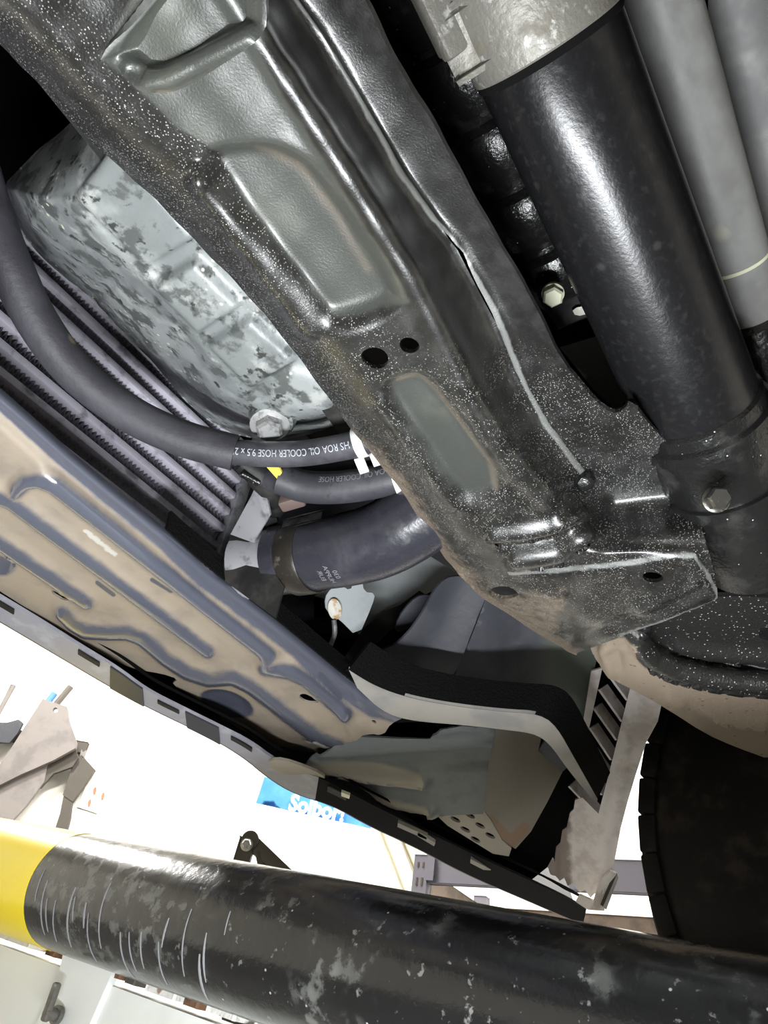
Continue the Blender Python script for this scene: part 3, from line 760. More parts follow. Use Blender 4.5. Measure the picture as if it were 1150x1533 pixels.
# ================================================================== hoses
hz = [(-190, 20, .47), (-60, 200, .43), (-18, 310, .405), (12, 390, .385), (55, 480, .368), (112, 556, .357), (190, 617, .352), (270, 655, .35), (352, 678, .35)]
hr = root('oil_cooler_hose', 'black oil cooler hose in a thick rubber sleeve curving below the oil pan', 'hose', P(190, 617, .352))
tube('rubber_sleeve', [P(*q) for q in hz], lambda f: .0145 - .0010 * f, m_sleeve, hr, seg=28, n=10)
hp2 = [P(340, 676, .35), P(400, 680, .35), P(450, 679, .35), P(500, 672, .35), P(545, 661, .352), P(600, 640, .36)]
hb = tube('hose_body', hp2, .0096, m_hose, hr, seg=28, n=10)
def wrap_text(body, path, r, s_mid, size, side, m, parent, flip, ang_off=0.0, wf=.80):
    """letters laid on a hose; s_mid = where along the path the text is centred"""
    path, tg, U, W = frames(np.array(catmull(path, 10)))
    seg = np.concatenate([[0], np.cumsum(np.linalg.norm(np.diff(path, axis=0), axis=1))])
    V, F = text_mesh(body, size); V[:, 0] *= wf
    tot = seg[-1]; out = []
    for v in V:
        s = s_mid * tot + (-v[0] if flip else v[0])
        c = np.array([np.interp(s, seg, path[:, k]) for k in range(3)])
        t = np.array([np.interp(s, seg, tg[:, k]) for k in range(3)]); t /= np.linalg.norm(t)
        e = CAM - c; e -= t * (e @ t); e /= np.linalg.norm(e)
        side_v = np.cross(e, t)                                   # image-down or up
        if side_v @ MC[:, 1] < 0: side_v = -side_v               # towards image up
        a = (-v[1] if flip else v[1]) / r + ang_off
        out.append(c + (r + .00025) * (math.cos(a) * e + math.sin(a) * side_v))
    return mk('hose_print', out, F, m, parent, False)
wrap_text('HS ROA OIL COOLER HOSE 9.5 x 25', hp2, .0096, .392, .0073, 1, m_print, hb, True, .10)
def spring_clamp(c, ax, r, parent, rot):
    o = lathe('spring_clamp', c - ax * .0035, ax, [(0, r), (0, r + .0016), (.007, r + .0016), (.007, r)], m_clampw, parent, 28)
    ex = CAM - c; ex -= ax * (ex @ ax); ex /= np.linalg.norm(ex); ey = np.cross(ax, ex)
    d = ex * math.cos(rot) + ey * math.sin(rot)
    for s in (-1, 1):
        obox('clamp_ear', c + d * (r + .006) + ax * s * .005 + np.cross(ax, d) * s * .003, (d, ax, np.cross(ax, d)), (.0055, .0028, .0008), m_clampw, o, .0006)
    return o
c = P(540, 662, .352); ax = (P(600, 640, .36) - P(500, 672, .35)); ax /= np.linalg.norm(ax)
spring_clamp(c, ax, .0097, hr, 1.9)
# lower return hose
hr2 = root('oil_return_hose', 'second shorter black hose with faded print below the oil cooler hose', 'hose', P(500, 720, .352))
hp3 = [P(418, 716, .358), P(455, 728, .356), P(500, 730, .355), P(550, 724, .356), P(600, 712, .36), P(650, 695, .37)]
hb3 = tube('hose_body', hp3, lambda f: .0128, m_hose, hr2, seg=26, n=10)
wrap_text('HS ROA OIL COOLER HOSE', hp3, .0128, .55, .0066, 1, m_printdim, hb3, True, .55)
c = P(596, 714, .36); ax = P(650, 695, .37) - P(550, 724, .356); ax /= np.linalg.norm(ax)
spring_clamp(c, ax, .0129, hr2, -1.2)
obox('brown_clip', P(440, 745, .352), (ax, (0, 0, 1), np.cross(ax, (0, 0, 1.))), (.010, .008, .006), m_coral, hr2, .002)
# hidden rubber pipe between them
tag(tube('rubber_line', [P(400, 700, .385), P(470, 700, .385), P(540, 690, .387), P(620, 672, .39)], .010, m_hose, seg=18), 'dull grey rubber line passing behind the oil return hose', 'hose')
# fitting block at the radiator corner
fb = root('cooler_fitting', 'blackened metal cooler fitting with yellow tag beside the radiator end', 'fitting', P(405, 735, .37))
tube('fitting_body', [P(362, 690, .37), P(392, 712, .368), P(412, 740, .366), P(408, 772, .37)], [.009, .013, .012, .008], m_black, fb, seg=14)
tube('fitting_neck', [P(395, 715, .366), P(425, 722, .36)], .009, m_hose, fb, seg=14)
tube('pinch_bolt', [P(362, 708, .358), P(388, 722, .358)], .0035, m_black_gloss, fb, seg=8, n=1)
sheet('yellow_tag', [(399, 699), (417, 699), (422, 708), (415, 717)], Zs(.352), m_yellowtag, fb, step=5, thick=.002, smooth=0)
lathe('nut', P(403, 772, .362), (0.2, -.3, -1), [(0, .007), (.007, .007)], m_black, fb, 6)

# radiator hose
rh = root('radiator_hose', 'thick shiny black radiator hose clamped to the radiator outlet', 'hose', P(540, 810, .33))
rp = [P(420, 838, .335), P(470, 830, .333), P(520, 822, .332), P(570, 808, .334), P(620, 780, .342), P(680, 730, .36), P(720, 680, .39)]
rhb = tube('hose_body', rp, .0300, m_radhose, rh, seg=36, n=10)
c = P(455, 833, .3335); ax = rp[2] - rp[0]; ax /= np.linalg.norm(ax)
cl = lathe('hose_clamp', c - ax * .009, ax, [(0, .0300), (0, .0312), (.002, .0322), (.018, .0322), (.020, .0312), (.020, .0300)], m_clampb, rh, 36)
obox('clamp_screw', P(452, 778, .345), (ax, WY, WZ), (.008, .006, .005), m_black, cl, .0015)
bolt('clamp_bolt', P(446, 876, .322), (-.3, -.2, -1), .007, .006, m_clampb, cl, 0)
for li, (txt, off) in enumerate((('EUR', -.0060), ('HUPPA', 0.0), ('030', .0060))):
    V, F = text_mesh(txt, .0058)
    c0 = P(531 + off * 2000 * .75, 846 - off * 2000 * .22, .3325)
    path, tg, U, W = frames(np.array(catmull(rp, 10)))
    out = []
    kk = np.argmin(np.linalg.norm(path - c0, axis=1)); base_s = path[kk]; t = tg[kk]
    sh = (c0 - base_s) @ t
    for v in V:
        cpt = base_s + t * (sh + v[1] * 1.0)
        e = CAM - cpt; e -= t * (e @ t); e /= np.linalg.norm(e); sv = np.cross(e, t)
        if sv @ MC[:, 1] < 0: sv = -sv
        a = -.62 + v[0] / .0300
        out.append(cpt + (.0300 + .0004) * (math.cos(a) * e + math.sin(a) * sv))
    mk('hose_print', out, F, m_printdim, rhb, False)
# ================================================================== radiator
RY = .466
rr = root('radiator', 'lilac-grey aluminium radiator core with flat tubes and corrugated fins', 'radiator', CAM + np.array([.05, RY, .30]))
RX0, RX1 = -.45, .352
zt = []
for k in range(9):
    z = .316 + .0195 * k; zt.append(z)
    obox('cooling_tube', CAM + np.array([(RX0 + RX1) / 2, RY + .012, z]), (WX, WY, WZ), ((RX1 - RX0) / 2, .016, .0034), m_radtube, rr, .0012)
nf = int((RX1 - RX0) / .0021)
fv = []; ff = []
for i in range(nf + 1):
    x = RX0 + .0021 * i; zz = .0058 if i % 2 else -.0058
    fv += [(x, 0.0, zz), (x, .020, zz)]
for i in range(nf): ff.append([2 * i, 2 * i + 2, 2 * i + 3, 2 * i + 1])
fin0 = None
for k in range(8):
    zc = (zt[k] + zt[k + 1]) / 2
    if fin0 is None:
        fin0 = mk('fin_strip', np.array(fv) + CAM + np.array([0, RY + .0005, zc]), ff, m_radfin, rr, False); z0 = zc
    else:
        o = fin0.copy(); COL.objects.link(o); o.parent = rr; o.location = (0, 0, zc - z0)
for (x0, x1) in ((RX1, RX1 + .012),):
    obox('end_tank', CAM + np.array([(x0 + x1) / 2, RY + .015, .42]), (WX, WY, WZ), (.006, .022, .105), m_bracket, rr, .002)
obox('core_backing', CAM + np.array([(RX0 + RX1) / 2, RY + .036, .42]), (WX, WY, WZ), ((RX1 - RX0) / 2, .004, .105), m_void, rr)
obox('upper_black_fill', CAM + np.array([(RX0 + RX1) / 2, RY + .01, .60]), (WX, WY, WZ), ((RX1 - RX0) / 2, .012, .12), m_void, rr, .004)  # black box added above the core, where it stays unlit
# end bracket + outlet neck
eb = root('radiator_bracket', 'bent bare steel bracket between the radiator end and its outlet neck', 'bracket', P(375, 830, .34))
sheet('bracket_plate', [(384, 728), (396, 722), (406, 770), (378, 812), (345, 800)], Tp([(384, 728, .60), (345, 800, .63), (430, 800, .60), (430, 868, .585), (400, 765, .60)]), m_bracket, eb, step=6, thick=.002, smooth=0,
      feats=[stroke([(388, 735), (402, 775)], 8, .002)])
sheet('shaded_lower_plate', [(345, 800), (378, 812), (425, 878), (412, 925), (330, 865)], Tp([(345, 800, .632), (440, 872, .588), (412, 925, .585), (330, 865, .62)]), m_black, eb, step=8, thick=.002, smooth=0)  # plate coloured black to stand for the shadow cast on it
ax = rp[1] - rp[0]; ax /= np.linalg.norm(ax)
lathe('outlet_neck', rp[0] - ax * .035, ax, [(0, .031), (.008, .030), (.02, .0275), (.045, .0275)], m_bracket, eb, 30)

# ================================================================== bumper support panel
pan_b = [(-350, 301), (-80, 515), (0, 580), (52, 626), (104, 673), (167, 726), (250, 793), (313, 850), (370, 893), (412, 925), (470, 972), (522, 1015), (560, 1040), (604, 1058), (606, 1074), (586, 1083), (574, 1097), (532, 1102), (518, 1122), (470, 1128), (417, 1117), (365, 1102), (292, 1044), (256, 1025), (268, 1016), (240, 1008), (200, 1002), (157, 982), (78, 935), (0, 885), (-80, 835), (-350, 672)]
bedge = pan_b[0:14]
rA = [(30, 727), (42, 717), (60, 714), (82, 722), (120, 752), (402, 976)]
rB = [(-60, 690), (-5, 738), (18, 746), (313, 971)]
rC = [(-60, 765), (0, 806), (132, 898)]
rD = [(96, 914), (112, 930), (130, 941), (162, 943), (193, 943), (214, 951), (250, 982), (282, 1003), (313, 1013), (350, 1010), (376, 1023), (417, 1055), (470, 1096), (506, 1112)]
rE = [(398, 996), (436, 1002), (459, 1013), (516, 1062)]
foldA = [(-350, 325), (-80, 545), (0, 612), (104, 705), (250, 825), (370, 918), (470, 1000), (548, 1058)]
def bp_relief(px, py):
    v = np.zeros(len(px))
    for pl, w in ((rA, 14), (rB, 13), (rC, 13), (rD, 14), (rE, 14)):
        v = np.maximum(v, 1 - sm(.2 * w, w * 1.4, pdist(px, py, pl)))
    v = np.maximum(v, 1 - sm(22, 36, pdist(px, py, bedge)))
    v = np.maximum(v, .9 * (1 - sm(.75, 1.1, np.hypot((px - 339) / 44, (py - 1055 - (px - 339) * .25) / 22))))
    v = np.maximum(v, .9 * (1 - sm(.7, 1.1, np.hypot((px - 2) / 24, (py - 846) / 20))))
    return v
def bp_z(px, py):
    db = pdist(px, py, bedge)
    return .300 + .010 * (1 - np.clip(db / 20, 0, 1)) ** 2 - .006 * sm(24, 50, db) + .004 * sm(200, 330, db)
bs = root('bumper_support', 'dusty tan steel bumper support panel with raised blue-grey ribs', 'bumper panel', P(250, 950, .30))
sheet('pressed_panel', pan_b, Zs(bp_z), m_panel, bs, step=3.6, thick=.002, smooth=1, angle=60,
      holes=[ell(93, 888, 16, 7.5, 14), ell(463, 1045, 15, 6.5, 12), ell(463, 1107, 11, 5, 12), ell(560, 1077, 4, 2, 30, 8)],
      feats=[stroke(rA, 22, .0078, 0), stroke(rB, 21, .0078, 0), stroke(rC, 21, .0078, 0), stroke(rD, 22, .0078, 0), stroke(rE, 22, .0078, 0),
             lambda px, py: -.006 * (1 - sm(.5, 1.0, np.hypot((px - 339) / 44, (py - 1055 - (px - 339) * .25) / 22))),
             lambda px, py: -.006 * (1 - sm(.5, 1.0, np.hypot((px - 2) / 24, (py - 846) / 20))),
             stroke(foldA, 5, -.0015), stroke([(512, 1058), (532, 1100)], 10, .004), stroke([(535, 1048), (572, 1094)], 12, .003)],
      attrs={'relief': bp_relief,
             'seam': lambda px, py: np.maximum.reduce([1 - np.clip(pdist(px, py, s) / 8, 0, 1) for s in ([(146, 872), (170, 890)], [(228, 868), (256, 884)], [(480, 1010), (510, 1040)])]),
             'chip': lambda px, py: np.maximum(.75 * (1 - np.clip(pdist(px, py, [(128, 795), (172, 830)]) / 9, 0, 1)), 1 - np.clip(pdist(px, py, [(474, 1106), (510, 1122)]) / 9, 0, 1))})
# upright flange and foam at the back edge
q = resample(chaikin(bedge[6:], 1, False), 24, False)
fa = np.array([P(x, y, .3085) for x, y in q]); 
strip('back_flange', fa, fa + np.array([0, .004, .020]), m_foam, bs, .003)
# curved side extension (lower radiator brace)
bar_t = [(522, 1002), (560, 1026), (610, 1044), (680, 1057), (760, 1066), (806, 1068), (832, 1084), (858, 1130), (895, 1196)]
bar_b = [(535, 1030), (575, 1068), (620, 1080), (690, 1085), (760, 1093), (800, 1098), (822, 1112), (850, 1152), (893, 1204)]
n_ = 40
def rs(pl, n):
    pl = np.array(chaikin(pl, 2, False)); s = np.concatenate([[0], np.cumsum(np.linalg.norm(np.diff(pl, axis=0), axis=1))])
    return np.stack([np.interp(np.linspace(0, s[-1], n), s, pl[:, k]) for k in (0, 1)], -1)
bt, bb = rs(bar_t, n_), rs(bar_b, n_)
zb = np.linspace(.302, .285, n_)
br = root('radiator_brace', 'pale curved steel brace running from the bumper support to the liner', 'brace', P(700, 1075, .295))
A_ = np.array([P(x, y, z + .004) for (x, y), z in zip(bt, zb)]); B_ = np.array([P(x, y, z) for (x, y), z in zip(bb, zb)])
strip('brace_face', A_, B_, m_brace, br, .003, (0, 0, 1))
strip('foam_edge', A_ + np.array([0, 0, -.0002]), A_ + np.array([.012, -.012, .034]), m_foam, br, .006)

# ================================================================== bumper cover with lower lip
lu = [(-380, 670), (-90, 840), (0, 894), (60, 930), (125, 971), (177, 1002), (219, 1034), (271, 1060), (334, 1091), (376, 1112), (417, 1143), (485, 1166), (540, 1196), (600, 1226), (700, 1275), (780, 1312), (850, 1345), (878, 1362)]
ll = [(-380, 713), (-90, 878), (0, 930), (78, 976), (157, 1023), (224, 1060), (313, 1102), (365, 1133), (400, 1163), (440, 1188), (500, 1206), (550, 1235), (628, 1271), (696, 1308), (780, 1344), (840, 1370), (873, 1384)]
nb = 120
lu_, ll_ = rs(lu, nb), rs(ll, nb)
zl = np.interp(lu_[:, 0], [-380, -90, 876], [.300, .292, .222])
bc = root('bumper_cover', 'dark plastic front bumper cover with clipped grey lower lip', 'bumper', P(300, 1080, .26))
LA = np.array([P(x, y, z + .006) for (x, y), z in zip(lu_, zl)]); LB = np.array([P(x, y, z) for (x, y), z in zip(ll_, zl)])
split = int(np.argmax(lu_[:, 0] > 470))
strip('lower_lip', LA[:split + 1], LB[:split + 1], m_lip, bc, .003, (0, 0, 1))
strip('lower_lip', LA[split:], LB[split:], m_lipend, bc, .003, (0, 0, 1), label='black rear end of the lip')
outw = np.array([.45, .9, 0.0]); outw /= np.linalg.norm(outw)
S1 = LB + outw * .012 + np.array([0, 0, .015]); S2 = LB + outw * .05 + np.array([0, 0, .10]); S3 = LB + outw * .07 + np.array([0, 0, .30]); S4 = LB + outw * .02 + np.array([0, 0, .48])
strip('bumper_roll', LB, S1, m_lipdark, bc, .003, outw); strip('bumper_skin', S1, S2, m_lipdark, bc, .003, outw)
strip('bumper_skin', S2, S3, m_lipdark, bc, .003, outw); strip('bumper_skin', S3, S4, m_lipdark, bc, .003, outw)
strip('inner_ledge', LA + np.array([0, 0, .012]), LA + outw * .045 + np.array([0, 0, .030]), m_void, bc, .003, (0, 0, 1))
# clip tabs along the lip
for (a, b, dark) in (((0, 0), (0, 0), 0),):
    pass
def on_lip(px, f):                         # point on the lip at picture column px, f across
    k = np.interp(px, lu_[:, 0], np.arange(nb)); i = min(int(k), nb - 2); g = k - i
    a = LA[i] * (1 - g) + LA[i + 1] * g; b = LB[i] * (1 - g) + LB[i + 1] * g
    return a * (1 - f) + b * f
for (x0, x1, m, f0, f1) in ((166, 214, m_lipdark, .0, 1.0), (278, 328, m_lipdark, .0, 1.0), (118, 150, m_black, .12, .30), (236, 268, m_black, .15, .33), (346, 378, m_black, .12, .30), (492, 520, m_black, .1, .35), (0, 22, m_black, .1, .28)):
    xs = np.linspace(x0, x1, 8)
    a = np.array([on_lip(x, f0) for x in xs]) - np.array([0, 0, .0022]); b = np.array([on_lip(x, f1) for x in xs]) - np.array([0, 0, .0022])
    strip('clip_tab' if f1 > .5 else 'clip_slot', a, b, m, bc, .0018, (0, 0, 1))
sheet('clip_plate', [(398, 1144), (412, 1136), (440, 1142), (485, 1160), (487, 1170), (470, 1172), (430, 1162)], Zs(.258), m_duct, bc, step=6, thick=.003, attrs={'dust': lambda px, py: 0 * px + .8, 'scuff': lambda px, py: 0 * px},
      holes=[ell(460, 1163, 5, 2, 15, 10)])
sheet('pale_clip', [(511, 1186), (524, 1191), (523, 1196), (511, 1192)], Zs(.25), m_cream, bc, step=5, thick=.003, smooth=0)
for (x0, y0, x1, y1) in ((596, 1232, 640, 1252), (626, 1246, 652, 1262), (705, 1286, 735, 1302)):
    sheet('clip_rib', [(x0, y0), (x1, y1), (x1 - 2, y1 + 5), (x0 - 1, y0 + 6)], Zs(.236), m_duct, bc, step=8, thick=.004, smooth=0, attrs={'dust': lambda px, py: 0 * px + .6, 'scuff': lambda px, py: 0 * px})

# ================================================================== splash shield, white rail, small bracket
sh_s = Tp([(560, 960, .80), (700, 880, .80), (860, 960, .84), (870, 1160, .98), (700, 1060, .86), (600, 1030, .83)])
sp = root('splash_shield', 'slate-grey plastic splash shield of two overlapping sheets behind the crossmember', 'splash shield', T(720, 980, .82))
sheet('shield_sheet', [(545, 970), (580, 968), (610, 948), (635, 915), (650, 885), (668, 868), (690, 866), (740, 868), (727, 890), (672, 1031), (640, 1028), (610, 1018), (575, 998)], sh_s, m_shield, sp, step=6, thick=.003, smooth=1,
      attrs={'moss': lambda px, py: 0 * px}, feats=[lambda px, py: .006 * np.sin((px + py * .45) * .045)])
sheet('shield_sheet', [(732, 880), (780, 890), (900, 960), (888, 1010), (880, 1060), (885, 1170), (840, 1110), (800, 1072), (760, 1045), (674, 1034)], (lambda g: (lambda px, py: g(px, py) + .012))(sh_s), m_shield, sp, step=7, thick=.003, smooth=0,
      attrs={'moss': lambda px, py: sm(770, 850, px)}, feats=[lambda px, py: .003 * np.sin((px - py * .2) * .05)])
sheet('shield_gusset', [(815, 1040), (828, 1036), (890, 1130), (893, 1195), (840, 1085)], Tp([(820, 1040, .88), (890, 1195, .92), (890, 1130, .93)]), m_shield, sp, step=8, thick=.004, smooth=0,
      attrs={'moss': lambda px, py: 0 * px + 1})
sheet('shield_flap', [(596, 925), (615, 900), (632, 890), (652, 893), (640, 915), (615, 940), (590, 948)], (lambda g: (lambda px, py: g(px, py) + .05))(sh_s), m_shield, sp, step=7, thick=.003, attrs={'moss': lambda px, py: 0 * px})
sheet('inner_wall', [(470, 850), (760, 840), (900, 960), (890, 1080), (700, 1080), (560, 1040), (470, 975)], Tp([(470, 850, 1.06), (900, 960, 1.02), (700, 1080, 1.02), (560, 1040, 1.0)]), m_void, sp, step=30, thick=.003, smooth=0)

wr = root('body_side_rail', 'pale grey painted body rail seen under the radiator hose', 'body rail', T(600, 880, .95))
sheet('rail_face', [(470, 892), (520, 868), (600, 842), (680, 800), (760, 830), (720, 880), (690, 866), (660, 878), (610, 905), (590, 925), (560, 935), (542, 955), (500, 900)], Tp([(470, 890, .93), (700, 860, .97), (550, 950, .93)]), m_white, wr, step=10, thick=.003, smooth=0)
sheet('dark_gusset', [(545, 940), (575, 915), (600, 905), (628, 884), (640, 892), (600, 930), (560, 965), (520, 1000), (515, 985)], Tp([(545, 940, .915), (630, 886, .925), (520, 1000, .90)]), m_black, wr, step=10, thick=.003, smooth=0)
tb = root('tow_bracket', 'white hook-shaped bracket with rusty washer below the radiator hose clamp', 'bracket', T(515, 905, .78))
sheet('bracket_plate', [(488, 915), (486, 895), (496, 880), (510, 876), (524, 884), (530, 872), (542, 866), (545, 886), (562, 888), (558, 905), (536, 955), (506, 925)], Tp([(490, 900, .78), (540, 880, .79), (536, 955, .79)]), m_white, tb, step=5, thick=.003, smooth=1)
sheet('rusty_washer', ell(501, 912, 10, 16, -8), Tp([(490, 900, .775), (540, 880, .785), (536, 955, .785)]), m_rusty, tb, step=4, thick=.003, smooth=0, feats=[lambda px, py: .002 * (1 - sm(.2, .9, np.hypot((px - 501) / 10, (py - 912) / 16)))])
tube('hook_wire', [T(500, 928, .775), T(501, 948, .775), T(494, 968, .77), T(487, 985, .77)], .0028, m_bracket, tb, seg=8)
sheet('lower_tie', [(540, 1008), (562, 990), (568, 998), (552, 1018)], Tp([(540, 1008, .80), (568, 998, .82), (552, 1018, .8)]), m_bracket, tb, step=8, thick=.004, smooth=0)

# ================================================================== air duct
def dustf(px, py):
    v = .25 + .75 * (1 - sm(4, 16, pdist(px, py, [(470, 1148), (560, 1152), (640, 1170)])))
    v = np.maximum(v, .9 * (1 - sm(4, 14, pdist(px, py, [(520, 1178), (580, 1196), (660, 1214)]))))
    return np.where(inpoly(px, py, [(632, 1148), (728, 1143), (722, 1216), (648, 1216)]), .1, v)
ad = root('air_duct', 'green-grey plastic air duct box with ribbed side and slotted grille under the brace', 'air duct', P(640, 1170, .27))
dsurf = Tp([(465, 1135, .84), (740, 1090, .82), (722, 1215, .86), (530, 1170, .88), (650, 1220, .90), (765, 1275, .93)])
sheet('duct_body', [(455, 1138), (485, 1122), (532, 1103), (600, 1106), (644, 1105), (660, 1090), (692, 1084), (741, 1089), (731, 1144), (724, 1212), (650, 1216), (600, 1204), (530, 1170), (470, 1150)], dsurf, m_duct, ad, step=5, thick=.003, smooth=0,
      feats=[stroke([(455, 1142), (560, 1158), (636, 1166)], 12, .012, .1), stroke([(520, 1176), (590, 1196), (650, 1208)], 12, .012, .1),
             stroke([(480, 1126), (640, 1116), (735, 1110)], 9, .007), pocket([(632, 1149), (736, 1143), (730, 1216), (648, 1219)], .006, 7),
             stroke([(655, 1096), (692, 1089), (736, 1094)], 7, .005)], relax=1,
      attrs={'dust': dustf, 'scuff': lambda px, py: 0 * px})
slots = []
for i in range(2):
    for j in range(3):
        x, y = 682 + 16 * i + j * 15 + 6 * i, 1227 + i * -6 + j * 15
        slots.append(ell(x, y, 8.5, 3.2, 28, 10))
sheet('duct_grille', [(650, 1217), (724, 1213), (735, 1228), (752, 1258), (766, 1270), (762, 1282), (738, 1278), (670, 1236)], dsurf, m_duct, ad, step=4.5, thick=.003, smooth=0, holes=slots,
      attrs={'dust': lambda px, py: 0 * px + .9, 'scuff': lambda px, py: 0 * px})
sheet('duct_side', [(742, 1090), (812, 1098), (806, 1124), (842, 1156), (820, 1200), (795, 1245), (772, 1271), (757, 1262), (733, 1232), (724, 1212), (731, 1144)], Tp([(742, 1090, .822), (731, 1144, .838), (724, 1212, .858), (766, 1270, .93), (812, 1098, .93), (842, 1156, .97)]), m_duct, ad, step=6, thick=.003, smooth=0,
      attrs={'dust': lambda px, py: 0 * px + .95, 'scuff': lambda px, py: 1.2 * (1 - np.clip(pdist(px, py, [(735, 1230), (765, 1262), (785, 1240)]) / 16, 0, 1))})
sheet('duct_flap', [(806, 1124), (818, 1106), (856, 1142), (842, 1156)], Tp([(806, 1124, .93), (818, 1106, .92), (856, 1142, .94)]), m_shield, ad, step=8, thick=.003, smooth=0, attrs={'moss': lambda px, py: 0 * px + .5})
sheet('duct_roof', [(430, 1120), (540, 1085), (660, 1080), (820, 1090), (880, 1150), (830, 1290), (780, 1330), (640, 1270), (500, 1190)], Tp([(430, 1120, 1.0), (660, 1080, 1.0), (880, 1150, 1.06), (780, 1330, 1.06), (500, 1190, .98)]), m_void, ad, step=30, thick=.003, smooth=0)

# ================================================================== torn wheel-arch liner with louvre slats
ws = Tp([(946, 1024, .86), (991, 1053, .86), (926, 1238, .95), (915, 1301, .97), (821, 1306, .99), (842, 1243, .99), (894, 1217, .96)])
lr = root('wheel_arch_liner', 'chalky off-white torn wheel-arch liner with slanted louvre slats in front of the tyre', 'liner', T(920, 1150, .92))
sheet('liner_strip', [(946, 1020), (991, 1053), (985, 1080), (967, 1113), (952, 1160), (940, 1200), (930, 1238), (918, 1301), (905, 1318), (884, 1342), (876, 1332), (868, 1336), (858, 1322), (850, 1326), (845, 1314), (838, 1320), (832, 1311), (824, 1309), (820, 1298), (827, 1284), (831, 1290), (833, 1268), (839, 1262), (842, 1243), (849, 1238), (853, 1218), (859, 1212), (861, 1198), (872, 1194), (896, 1218), (910, 1165), (923, 1113), (936, 1061)], ws, m_liner, lr, step=4, thick=.003, smooth=0,
      feats=[stroke([(935, 1110), (925, 1180), (905, 1260), (890, 1335)], 16, .004), lambda px, py: .0025 * np.sin(px * .35) * sm(868, 835, px), stroke([(943, 1065), (946, 1085), (936, 1100)], 6, .001)],
      attrs={'torn': lambda px, py: sm(875, 838, px) * sm(1180, 1230, py)})
sheet('inner_rail', [(885, 1005), (902, 1000), (880, 1100), (900, 1130), (893, 1140), (870, 1100)], (lambda g: (lambda px, py: g(px, py) - .004))(ws), m_liner, lr, step=6, thick=.003, smooth=0, attrs={'torn': lambda px, py: 0 * px + .2})
sl = [((918, 1006), (946, 1044)), ((904, 1028), (938, 1076)), ((896, 1056), (930, 1104)), ((890, 1086), (922, 1134)), ((885, 1116), (914, 1160)), ((880, 1146), (908, 1186)), ((858, 1172), (898, 1214))]
for (a, b) in sl:
    a, b = np.array(a, float), np.array(b, float); n = np.array([-(b - a)[1], (b - a)[0]]); n /= np.linalg.norm(n); n *= 7.0
    sheet('louvre_slat', [tuple(a - n), tuple(b - n), tuple(b + n), tuple(a + n)], (lambda g, a=a, n=n: (lambda px, py: g(px, py) + .012 - .0016 * ((px - a[0]) * n[0] + (py - a[1]) * n[1]) / 7.0))(ws), m_liner, lr, step=6, thick=.003, smooth=0, attrs={'torn': lambda px, py: 0 * px + .15})
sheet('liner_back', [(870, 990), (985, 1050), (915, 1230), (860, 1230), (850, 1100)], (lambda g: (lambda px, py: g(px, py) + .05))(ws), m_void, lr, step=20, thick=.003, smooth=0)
cbk = root('corner_bracket', 'pale notched metal corner bracket at the lower end of the liner', 'bracket', T(900, 1335, .97))
sheet('bracket_face', [(914, 1304), (923, 1308), (904, 1356), (893, 1360), (888, 1355), (899, 1320)], Tp([(914, 1304, .955), (923, 1308, .955), (893, 1360, .965)]), m_liner, cbk, step=5, thick=.004, smooth=0, attrs={'torn': lambda px, py: 0 * px}, holes=[ell(902, 1336, 2, 4.5, 15, 8)])
sheet('bracket_side', [(924, 1308), (926, 1314), (908, 1362), (903, 1357)], Tp([(924, 1308, .955), (926, 1314, .97), (905, 1360, .967)]), m_black, cbk, step=5, thick=.004, smooth=0)
sheet('bracket_base', [(868, 1340), (890, 1350), (905, 1357), (905, 1364), (880, 1362), (862, 1350)], Tp([(868, 1340, .975), (905, 1360, .965), (862, 1350, .978)]), m_liner, cbk, step=5, thick=.004, smooth=0, attrs={'torn': lambda px, py: 0 * px + .4})

# ================================================================== axle tube and neighbours
tp0, tp1 = T(812, 50, .365), T(1046, 612, .475)
axd = tp1 - tp0; LT = np.linalg.norm(axd); axd /= LT
at = root('axle_tube', 'thick satin black axle tube with a pale cast aluminium collar', 'axle tube', tp0)
rT = .0375
lathe('tube_body', tp0, axd, [(-.01, rT * .9), (0, rT), (LT * .25, rT), (LT * .5, rT), (LT * .75, rT), (LT * .97, rT), (LT, rT * .97)], m_tube, at, 64)
lathe('axle_collar', tp0, axd, [(-.30, .044), (-.20, .044), (-.13, .042), (-.09, .040), (-.06, .036), (-.055, .0385), (-.012, .0395), (0.004, .0390), (.006, .0375)], m_alu, at, 64, label='pale cast aluminium collar')
lathe('black_seal', tp0, axd, [(.004, .0374), (.005, .0384), (.0075, .0384), (.009, .0374)], m_void, at, 64)
for a in (2.4, 3.3, 4.1):
    u = np.cross(axd, (0, 0, 1.)); u /= np.linalg.norm(u); w = np.cross(axd, u)
    rdir = u * math.cos(a) + w * math.sin(a)
    obox('collar_rib', tp0 - axd * .05 + rdir * .042, (axd, rdir, np.cross(axd, rdir)), (.035, .010, .004), m_alu, at, .002)
obox('collar_lug', T(705, 40, .355), (axd, np.cross(axd, WZ), WZ), (.012, .010, .012), m_alu, at, .004)
lathe('end_ring', tp1, axd, [(-.006, .0375), (-.004, .0395), (.004, .0400), (.006, .0428), (.014, .0434), (.016, .041)], m_black_gloss, at, 56)
hub = lathe('hub_housing', tp1 + axd * .014, axd, [(0, .0415), (.05, .0418), (.09, .0425), (.12, .040), (.125, .02)], m_black_gloss, at, 56)
lathe('clamp_band', tp1 + axd * .052, axd, [(0, .0415), (.001, .0440), (.018, .0444), (.019, .0418)], m_black_gloss, hub, 56)

